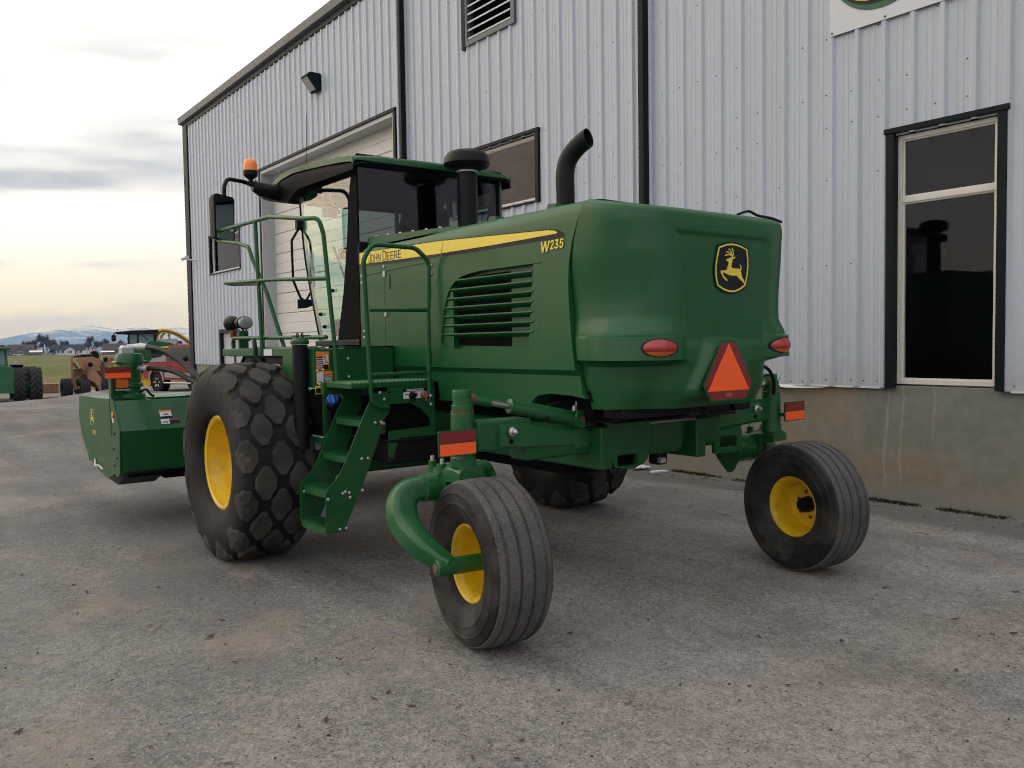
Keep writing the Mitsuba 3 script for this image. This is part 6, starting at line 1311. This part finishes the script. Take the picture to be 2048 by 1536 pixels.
for sg in (1, -1):
    for nm, pts in (('rear_door_glass', [(0.80, 1.24), (0.95, 1.70), (1.10, 1.78), (1.52, 1.79), (1.52, 1.22)]), ('front_door_glass', [(1.64, 1.22), (1.64, 1.79), (2.15, 1.77), (2.32, 1.68), (2.75, 1.22)])):
        kp_(nm, prism(Polygon(pts), 'xz', *sorted((sg * 0.941, sg * 0.950))), 'glass_far')
    kp_('sail_panel', prism(Polygon([(-0.55, 1.17), (-0.35, 1.34), (0.32, 1.40), (0.68, 1.66), (0.66, 1.20)]), 'xz', *sorted((sg * 0.80, sg * 0.955))), 'cladding_grey')
kp_('bed_cover', box(-0.86, 0.3, -0.82, 0.82, 1.15, 1.22, 0.02), 'black_plastic')
kp_('rear_bumper', box(-1.06, -0.90, -0.95, 0.95, 0.52, 0.74, 0.04), 'cladding_grey')
kp_('tail_light', box(-0.99, -0.88, -1.005, -0.88, 0.82, 1.12, 0.02), 'lamp_red')
kp_('tail_light', box(-0.99, -0.88, 0.88, 1.005, 0.82, 1.12, 0.02), 'lamp_red')
kp_('windscreen', hull([(2.40, y, 1.80) for y in (-0.85, 0.85)] + [(3.0, y, 1.20) for y in (-0.85, 0.85)] + [(2.42, y, 1.81) for y in (-0.85, 0.85)] + [(3.03, y, 1.20) for y in (-0.85, 0.85)]), 'glass_far')
kp_('head_light', box(4.30, 4.38, 0.55, 0.95, 0.80, 0.98, 0.02), 'lens_clear'); kp_('head_light', box(4.30, 4.38, -0.95, -0.55, 0.80, 0.98, 0.02), 'lens_clear')

# houses across the field
def far(u, D): return ((u - 1024) / FOCAL * D, D)
def house(base, label, u, D, w, d, h, rh, wall, roof, wins, yaw=0.0, gable=None, z0=LOW):
    k = thing(base, label, 'house'); x, y = far(u, D); Fm = frame((x, y, z0), math.radians(yaw + 23 - 90))
    put(k + '__wall', prism(Polygon([(-d / 2, 0), (d / 2, 0), (d / 2, h), (0, h + rh), (-d / 2, h)]), 'yz', -w / 2, w / 2), wall, Fm, smooth=False)
    for sg in (1, -1):
        put(k + '__roof', hull([(xx, sg * yy, zz) for xx in (-w / 2 - 0.4, w / 2 + 0.4) for yy, zz in ((d / 2 + 0.45, h - 0.30), (0.0, h + rh + 0.02), (d / 2 + 0.45, h - 0.12), (0.0, h + rh + 0.2))]), roof, Fm, smooth=False)
    if gable:
        for gx, gw, gd in gable:
            put(k + '__gable_wall', prism(Polygon([(gx - gw / 2, 0), (gx + gw / 2, 0), (gx + gw / 2, h), (gx, h + gw * 0.34), (gx - gw / 2, h)]), 'xz', -d / 2 - gd, 0.0), wall, Fm, smooth=False)
            for sg in (1, -1):
                put(k + '__gable_roof', hull([(gx + sg * xx, yy, zz) for yy in (-d / 2 - gd - 0.3, 0.0) for xx, zz in ((gw / 2 + 0.35, h - 0.22), (0.0, h + gw * 0.34 + 0.02), (gw / 2 + 0.35, h - 0.05), (0.0, h + gw * 0.34 + 0.18))]), roof, Fm, smooth=False)
    for (wx, wz, ww, wh, dy) in wins:
        wk = newkey(k + '__window'); yy = -d / 2 - dy
        put(wk + '__frame', box(wx - ww / 2 - 0.12, wx + ww / 2 + 0.12, yy - 0.04, yy + 0.05, wz - 0.12, wz + wh + 0.12), 'white_paint', Fm, smooth=False)
        put(wk + '__pane', box(wx - ww / 2, wx + ww / 2, yy - 0.06, yy - 0.03, wz, wz + wh), 'glass_far', Fm, smooth=False)
    return k, Fm
k, Fm = house('house', 'white house with dark roof across the field', 140, 452, 14.5, 8.0, 2.6, 2.6, 'white_paint', 'roof_slate', [(-4.6, 0.9, 1.0, 1.2, 0), (-2.6, 0.9, 1.0, 1.2, 0), (5.8, 0.9, 1.2, 1.2, 0), (0.4, 0.9, 0.8, 1.2, 2.0), (1.5, 0.9, 0.8, 1.2, 2.0), (2.8, 0.2, 1.4, 2.0, 0.01)], gable=[(0.9, 4.4, 2.0)])
put(k + '__porch_roof', hull([(x, y, z) for x in (2.9, 5.2) for y, z in ((-4.0, 2.9), (-6.0, 2.5), (-4.0, 3.05), (-6.0, 2.65))]), 'roof_slate', Fm)
for x in (3.0, 5.1): put(k + '__porch_post', box(x - 0.08, x + 0.08, -5.9, -5.75, 0, 2.5), 'white_paint', Fm)
house('house', 'taupe house with shallow brown roof left of the bare trees', 45, 440, 11.5, 9, 2.5, 3.0, 'wall_taupe', 'roof_brown', [(-3.5, 0.9, 1.1, 1.2, 0), (3.8, 0.9, 1.1, 1.2, 0), (0.6, 0.8, 1.4, 1.4, 2.0)], gable=[(0.6, 6.0, 2.0)])
house('house', 'brown roofed house behind the tan loader', 238, 420, 12.0, 8, 2.4, 2.8, 'wall_taupe', 'roof_brown', [(-3.0, 0.9, 1.2, 1.2, 0), (2.0, 0.9, 1.2, 1.2, 0)])
house('house', 'dark house far left behind the tractor cab', 20, 470, 9.0, 8, 3.0, 2.0, 'wall_taupe', 'roof_slate', [(2.0, 1.0, 1.2, 1.2, 0)])
def simple(base, label, cat, u, D, parts, yaw=0):
    kk = thing(base, label, cat); x, y = far(u, D); Fq = frame((x, y, LOW), math.radians(23 - 90 + yaw))
    for nm, m, mt in parts: put(kk + '__' + nm, m, mt, Fq, smooth=False)
simple('shed', 'small shed with pale metal roof right of the taupe house', 'shed', 74, 430, [('wall', box(-2.6, 2.6, -2, 2, 0, 1.7), 'wall_taupe'), ('roof', hull([(x, y, z) for x in (-2.9, 2.9) for y, z in ((-2.4, 1.7), (0, 2.4), (2.4, 1.7), (0, 2.5))]), 'white_paint')])
simple('shed', 'long low white shed behind the tan loader cage', 'shed', 217, 400, [('wall', box(-2.6, 2.6, -2, 2, 0, 1.3), 'wall_taupe'), ('roof', hull([(x, y, z) for x in (-2.9, 2.9) for y, z in ((-2.4, 1.3), (0, 1.8), (2.4, 1.3), (0, 1.9))]), 'white_paint')])
def car(label, u, D, m):
    simple('parked_car', label, 'car', u, D, [('body', prism(Polygon([(-2.1, 0.35), (2.1, 0.35), (2.15, 0.75), (1.2, 0.9), (-2.1, 0.95)]), 'xz', -0.85, 0.85), m), ('cabin', prism(Polygon([(-1.5, 0.9), (1.0, 0.9), (0.4, 1.45), (-1.1, 1.45)]), 'xz', -0.75, 0.75), 'glass_far'), ('roof', box(-1.1, 0.4, -0.75, 0.75, 1.45, 1.49), m)] + [('wheel', cyl((x, y, 0.33), (x, y + 0.2, 0.33), 0.33, 14), 'tyre_far') for x in (-1.3, 1.35) for y in (-0.9, 0.7)], yaw=10)
car('white car parked by the taupe house', 39, 415, 'white_paint'); car('pale car parked left of the white house', 103, 432, 'zinc')

# bare trees round the houses: trunk and a haze of twigs
def branchy(h, seed, spread=0.5):
    r = np.random.default_rng(seed); out = []
    def grow(p, d, L, rad, lev):
        q = p + d * L; a = np.cross(d, [0.3, 0.2, 0.9]); a /= np.linalg.norm(a) + 1e-9; b = np.cross(d, a)
        out.append((lev, p, q, rad, a, b))
        if lev >= 5: return
        for _ in range((4, 5, 5, 4, 3)[lev]):
            t = r.uniform(0.45, 1.0); dd = d + spread * (1 + 0.15 * lev) * (a * r.standard_normal() + b * r.standard_normal()); dd[2] += 0.12; dd /= np.linalg.norm(dd)
            grow(p + d * L * t, dd, L * r.uniform(0.52, 0.78), max(rad * 0.55, 0.048), lev + 1)
    grow(np.zeros(3), np.array([0, 0, 1.0]), h * 0.30, h * 0.022, 0)
    def mesh(sel):
        V, F_ = [], []
        for lev, p, q, rad, a, b in sel:
            k = len(V)
            for c, rr_ in ((p, rad), (q, rad * 0.6)):
                for j in range(3): V.append(c + rr_ * (a * math.cos(j * 2.094) + b * math.sin(j * 2.094)))
            for j in range(3): F_ += [(k + j, k + (j + 1) % 3, k + 3 + (j + 1) % 3), (k + j, k + 3 + (j + 1) % 3, k + 3 + j)]
        V = np.array(V); return tm(V, F_)
    return mesh([o for o in out if o[0] <= 1]), mesh([o for o in out if o[0] > 1])
kinds = [branchy(9, 1, 0.42), branchy(9, 2, 0.55), branchy(9, 5, 0.30)]
TREES = [(57, 475, 8.6, 1), (70, 480, 6.8, 0), (76, 470, 7.5, 0), (89, 480, 11.5, 2), (96, 486, 8.5, 0), (104, 478, 9.5, 1), (112, 490, 9.0, 1), (125, 500, 7.0, 0), (146, 495, 6.2, 1), (166, 500, 6.5, 1), (178, 490, 7.4, 1), (187, 470, 8.6, 0), (194, 480, 7.2, 1), (206, 500, 6.5, 0), (215, 470, 8.2, 2), (222, 480, 6.0, 1), (36, 500, 5.6, 1), (26, 510, 5.0, 0), (7, 480, 6.0, 1), (245, 470, 6.5, 0), (262, 480, 6.0, 1)]
PLACE = ['bare tree just right of the taupe house', 'short bare tree left of the shed', 'bare tree behind the small shed', 'tallest bare tree, narrow and upright, between the taupe and the white house', 'bare tree close right of the tallest bare tree', 'broad bare tree left of the white house', 'broad bare tree at the left gable of the white house', 'low bare tree behind the roof of the white house', 'bare treetop behind the right half of the white roof', 'bare tree at the right end of the white house', 'wide bare tree right of the white house', 'largest bare tree right of the white house', 'second bare tree left of the long low shed', 'bare tree behind the tan loader cage', 'upright bare tree left of the brown roofed house', 'low bare tree at the left end of the brown roofed house', 'low bare tree left of the taupe house', 'smallest bare tree left of the taupe house', 'bare tree behind the tractor cab', 'bare tree behind the brown roof', 'rightmost bare tree, behind the forage harvester cab']
for i, (u, D, h, kd) in enumerate(TREES):
    k = newkey('bare_tree'); x, y = far(u, D); M = tl(x, y, LOW) @ rot([0, 0, 1], 37.0 * i) @ np.diag([h / 5.8, h / 5.8, h / 5.8, 1])
    put(k + '__trunk', kinds[kd][0], 'bark_grey', 'w', at=M, smooth=False); put(k + '__twigs', kinds[kd][1], 'bark_grey', 'w', at=M, smooth=False)
    labels[k] = {'label': PLACE[i], 'category': 'tree', 'group': 'bare trees around the far houses'}
def conifer(label, u, D, h, w):
    k = thing('evergreen_tree', label, 'tree'); x, y = far(u, D); r = np.random.default_rng(int(u)); V, F_ = [], []
    for _ in range(900):
        t = r.random() ** 0.7; a = r.uniform(0, 6.283); rad = w * (1 - t) ** 0.7 * r.uniform(0.3, 1.0); c = np.array([rad * math.cos(a), rad * math.sin(a), 0.4 + t * h]); s = 0.35
        n_ = len(V); V += [c + s * r.standard_normal(3) for _ in range(3)]; F_.append((n_, n_ + 1, n_ + 2))
    put(k + '__crown', tm(V, F_), 'evergreen', tl(x, y, LOW), smooth=False); put(k + '__trunk', cyl((0, 0, 0), (0, 0, h * 0.6), 0.22, 8), 'bark_grey', tl(x, y, LOW))
conifer('dark evergreen tree directly behind the white house', 136, 470, 6.6, 3.0); conifer('low dark evergreen bush left of the white house', 106, 440, 2.2, 1.8)
sheet('gravel_road', [far(60, 402), far(240, 402), far(245, 410), far(60, 409)], LOW + 0.02, 'gravel', 'thin pale gravel road along the far side of the field')
# ------------------------------------------------------------------ small things on the ground
pp = thing('paper_scrap', 'crumpled white paper lying at the foot of the concrete wall', 'paper')
q = np.array([[(x, y, 0.012 + 0.05 * meshkit.fbm(np.array([x * 18, y * 18, 4.0]), 3, 2) + 0.03 * math.exp(-((x / 0.08) ** 2 + (y / 0.06) ** 2))) for y in np.linspace(-0.08, 0.08, 10)] for x in np.linspace(-0.13, 0.13, 14)])
put(pp + '__sheet', thick(grid(q[::-1]), 0.003), 'white_paint', tl(1.72, 11.60, 0) @ rot([0, 0, 1], 30), smooth=False)
tag(put('cardboard_scrap', hull([(x, y, z) for x, y in ((-0.12, -0.05), (0.13, -0.03), (0.10, 0.06), (-0.10, 0.05)) for z in (0.0, 0.02)]), 'label_white', tl(1.93, 11.33, 0.003) @ rot([0, 0, 1], 20)), 'flat pale scrap beside the crumpled paper', 'scrap')
# leaves, twigs and stone chips scattered over the asphalt
r = np.random.default_rng(21)
def scatter(n, make, area):
    out = []
    for _ in range(n):
        p = area(); m = make().copy(); m.apply_transform(tl(p[0], p[1], 0.001) @ rot([0, 0, 1], r.uniform(0, 360))); out.append(m)
    return join(out)
ico = trimesh.creation.icosphere(subdivisions=0)
def chip(lo, hi):
    def f():
        m = ico.copy(); s = r.uniform(lo, hi); m.vertices *= s * r.uniform(0.6, 1.4, 3) * [1, 1, 0.55]; m.vertices += 0.2 * s * r.standard_normal(m.vertices.shape); m.vertices[:, 2] += s * 0.15; return m
    return f
def near():
    d = 2.4 * (16 / 2.4) ** r.random(); a = r.uniform(-0.62, 0.62); return d * math.sin(a), d * math.cos(a)
def atwall():
    s = r.uniform(1.5, 14); o = abs(r.normal(0, 0.28)); M = FRAMES['b']; p = M @ np.array([s, 0.0 + o, 0, 1]); return p[0], p[1]
mat('chip_pale', (0.33, 0.31, 0.29), 0.9, 0.2); mat('chip_mid', (0.20, 0.185, 0.165), 0.9, 0.2); mat('chip_dark', (0.045, 0.038, 0.032), 0.9, 0.2); mat('leaf_brown', (0.085, 0.050, 0.028), 0.8, 0.2); mat('straw', (0.38, 0.30, 0.16), 0.8, 0.2); mat('moss', proc(lambda p, n, uv: mix((0.018, 0.020, 0.008), (0.050, 0.050, 0.020), noise(p.x * 30, p.y * 30, p.z * 30))), 0.95, 0.1)
put('stone_chips', scatter(300, chip(0.003, 0.008), near), 'chip_pale', 'w', smooth=False); tag('stone_chips', 'pale stone chips scattered over the asphalt', 'gravel', kind='stuff')
put('dark_grit', scatter(300, chip(0.003, 0.009), near), 'chip_dark', 'w', smooth=False); tag('dark_grit', 'dark grit and soil crumbs scattered over the asphalt', 'grit', kind='stuff')
put('wall_gravel', scatter(300, chip(0.006, 0.020), atwall), 'chip_mid', 'w', smooth=False); tag('wall_gravel', 'loose gravel along the foot of the concrete wall', 'gravel', kind='stuff')
def leaf():
    l, w = r.uniform(0.010, 0.034), r.uniform(0.004, 0.011); q = np.array([[(x * l, y * w * math.sqrt(max(1 - x * x, 0)), 0.004 + 0.35 * w * (x * x) + 0.3 * w * abs(y)) for y in (-1, 0, 1)] for x in (-1, -0.5, 0, 0.5, 1)]); return grid(q)
put('dead_leaves', scatter(120, leaf, near), 'leaf_brown', 'w', smooth=False); tag('dead_leaves', 'dead brown leaves scattered over the yard', 'leaves', kind='stuff')
def stalk():
    l = r.uniform(0.02, 0.07); return tube([(-l, 0, 0.004), (0, r.normal(0, 0.1) * l, 0.006), (l, 0, 0.004)], 0.0022, 4)
put('straw_stalks', scatter(22, stalk, near), 'straw', 'w', smooth=False); tag('straw_stalks', 'short straw stalks lying on the asphalt', 'straw', kind='stuff')
def twigs_area():
    s = r.uniform(3.5, 9); M = FRAMES['b']; p = M @ np.array([s, r.uniform(0.1, 1.9), 0, 1]); return p[0], p[1]
put('dry_twigs', scatter(90, stalk, twigs_area), 'leaf_brown', 'w', smooth=False); tag('dry_twigs', 'dry twigs and litter between the right rear wheel and the wall', 'twigs', kind='stuff')
# moss and weeds at the foot of the wall
V, F_ = [], []
for _ in range(9000):
    s = r.uniform(0.5, 7.8); o = abs(r.normal(0, 0.055)); dens = meshkit.fbm(np.array([s * 2.3, 0.0, 0.0]), 3, 8)
    if r.random() > (dens - 0.28) * 2.4: continue
    p = (FRAMES['b'] @ np.array([s, -0.02 + o, 0, 1]))[:3]; h = r.uniform(0.006, 0.035) * (1.6 if r.random() < 0.06 else 1); a = r.uniform(0, 6.28); w = r.uniform(0.004, 0.012); n_ = len(V)
    V += [p + [w * math.cos(a), w * math.sin(a), 0.001], p - [w * math.cos(a), w * math.sin(a), -0.001], p + [r.normal(0, 0.012), r.normal(0, 0.012), h]]; F_.append((n_, n_ + 1, n_ + 2))
put('moss_strip', tm(V, F_), 'moss', 'w', smooth=False); tag('moss_strip', 'dark moss and weeds along the foot of the concrete wall', 'moss', kind='stuff')
# oil spot under the left caster
# ------------------------------------------------------------------ air
scene['air'] = {'type': 'homogeneous', 'albedo': {'type': 'rgb', 'value': [0.88, 0.94, 0.99]}, 'sigma_t': {'type': 'rgb', 'value': [0.50e-4, 0.82e-4, 1.55e-4]}}
scene['haze'] = {'type': 'cube', 'to_world': T().translate([0, 9900, 229]).scale([21000, 10700, 231.5]), 'bsdf': {'type': 'null'}, 'interior': {'type': 'ref', 'id': 'air'}}
labels['haze'] = {'label': 'thin blue haze over the distance', 'kind': 'stuff'}
scene['camera']['medium'] = {'type': 'ref', 'id': 'air'}
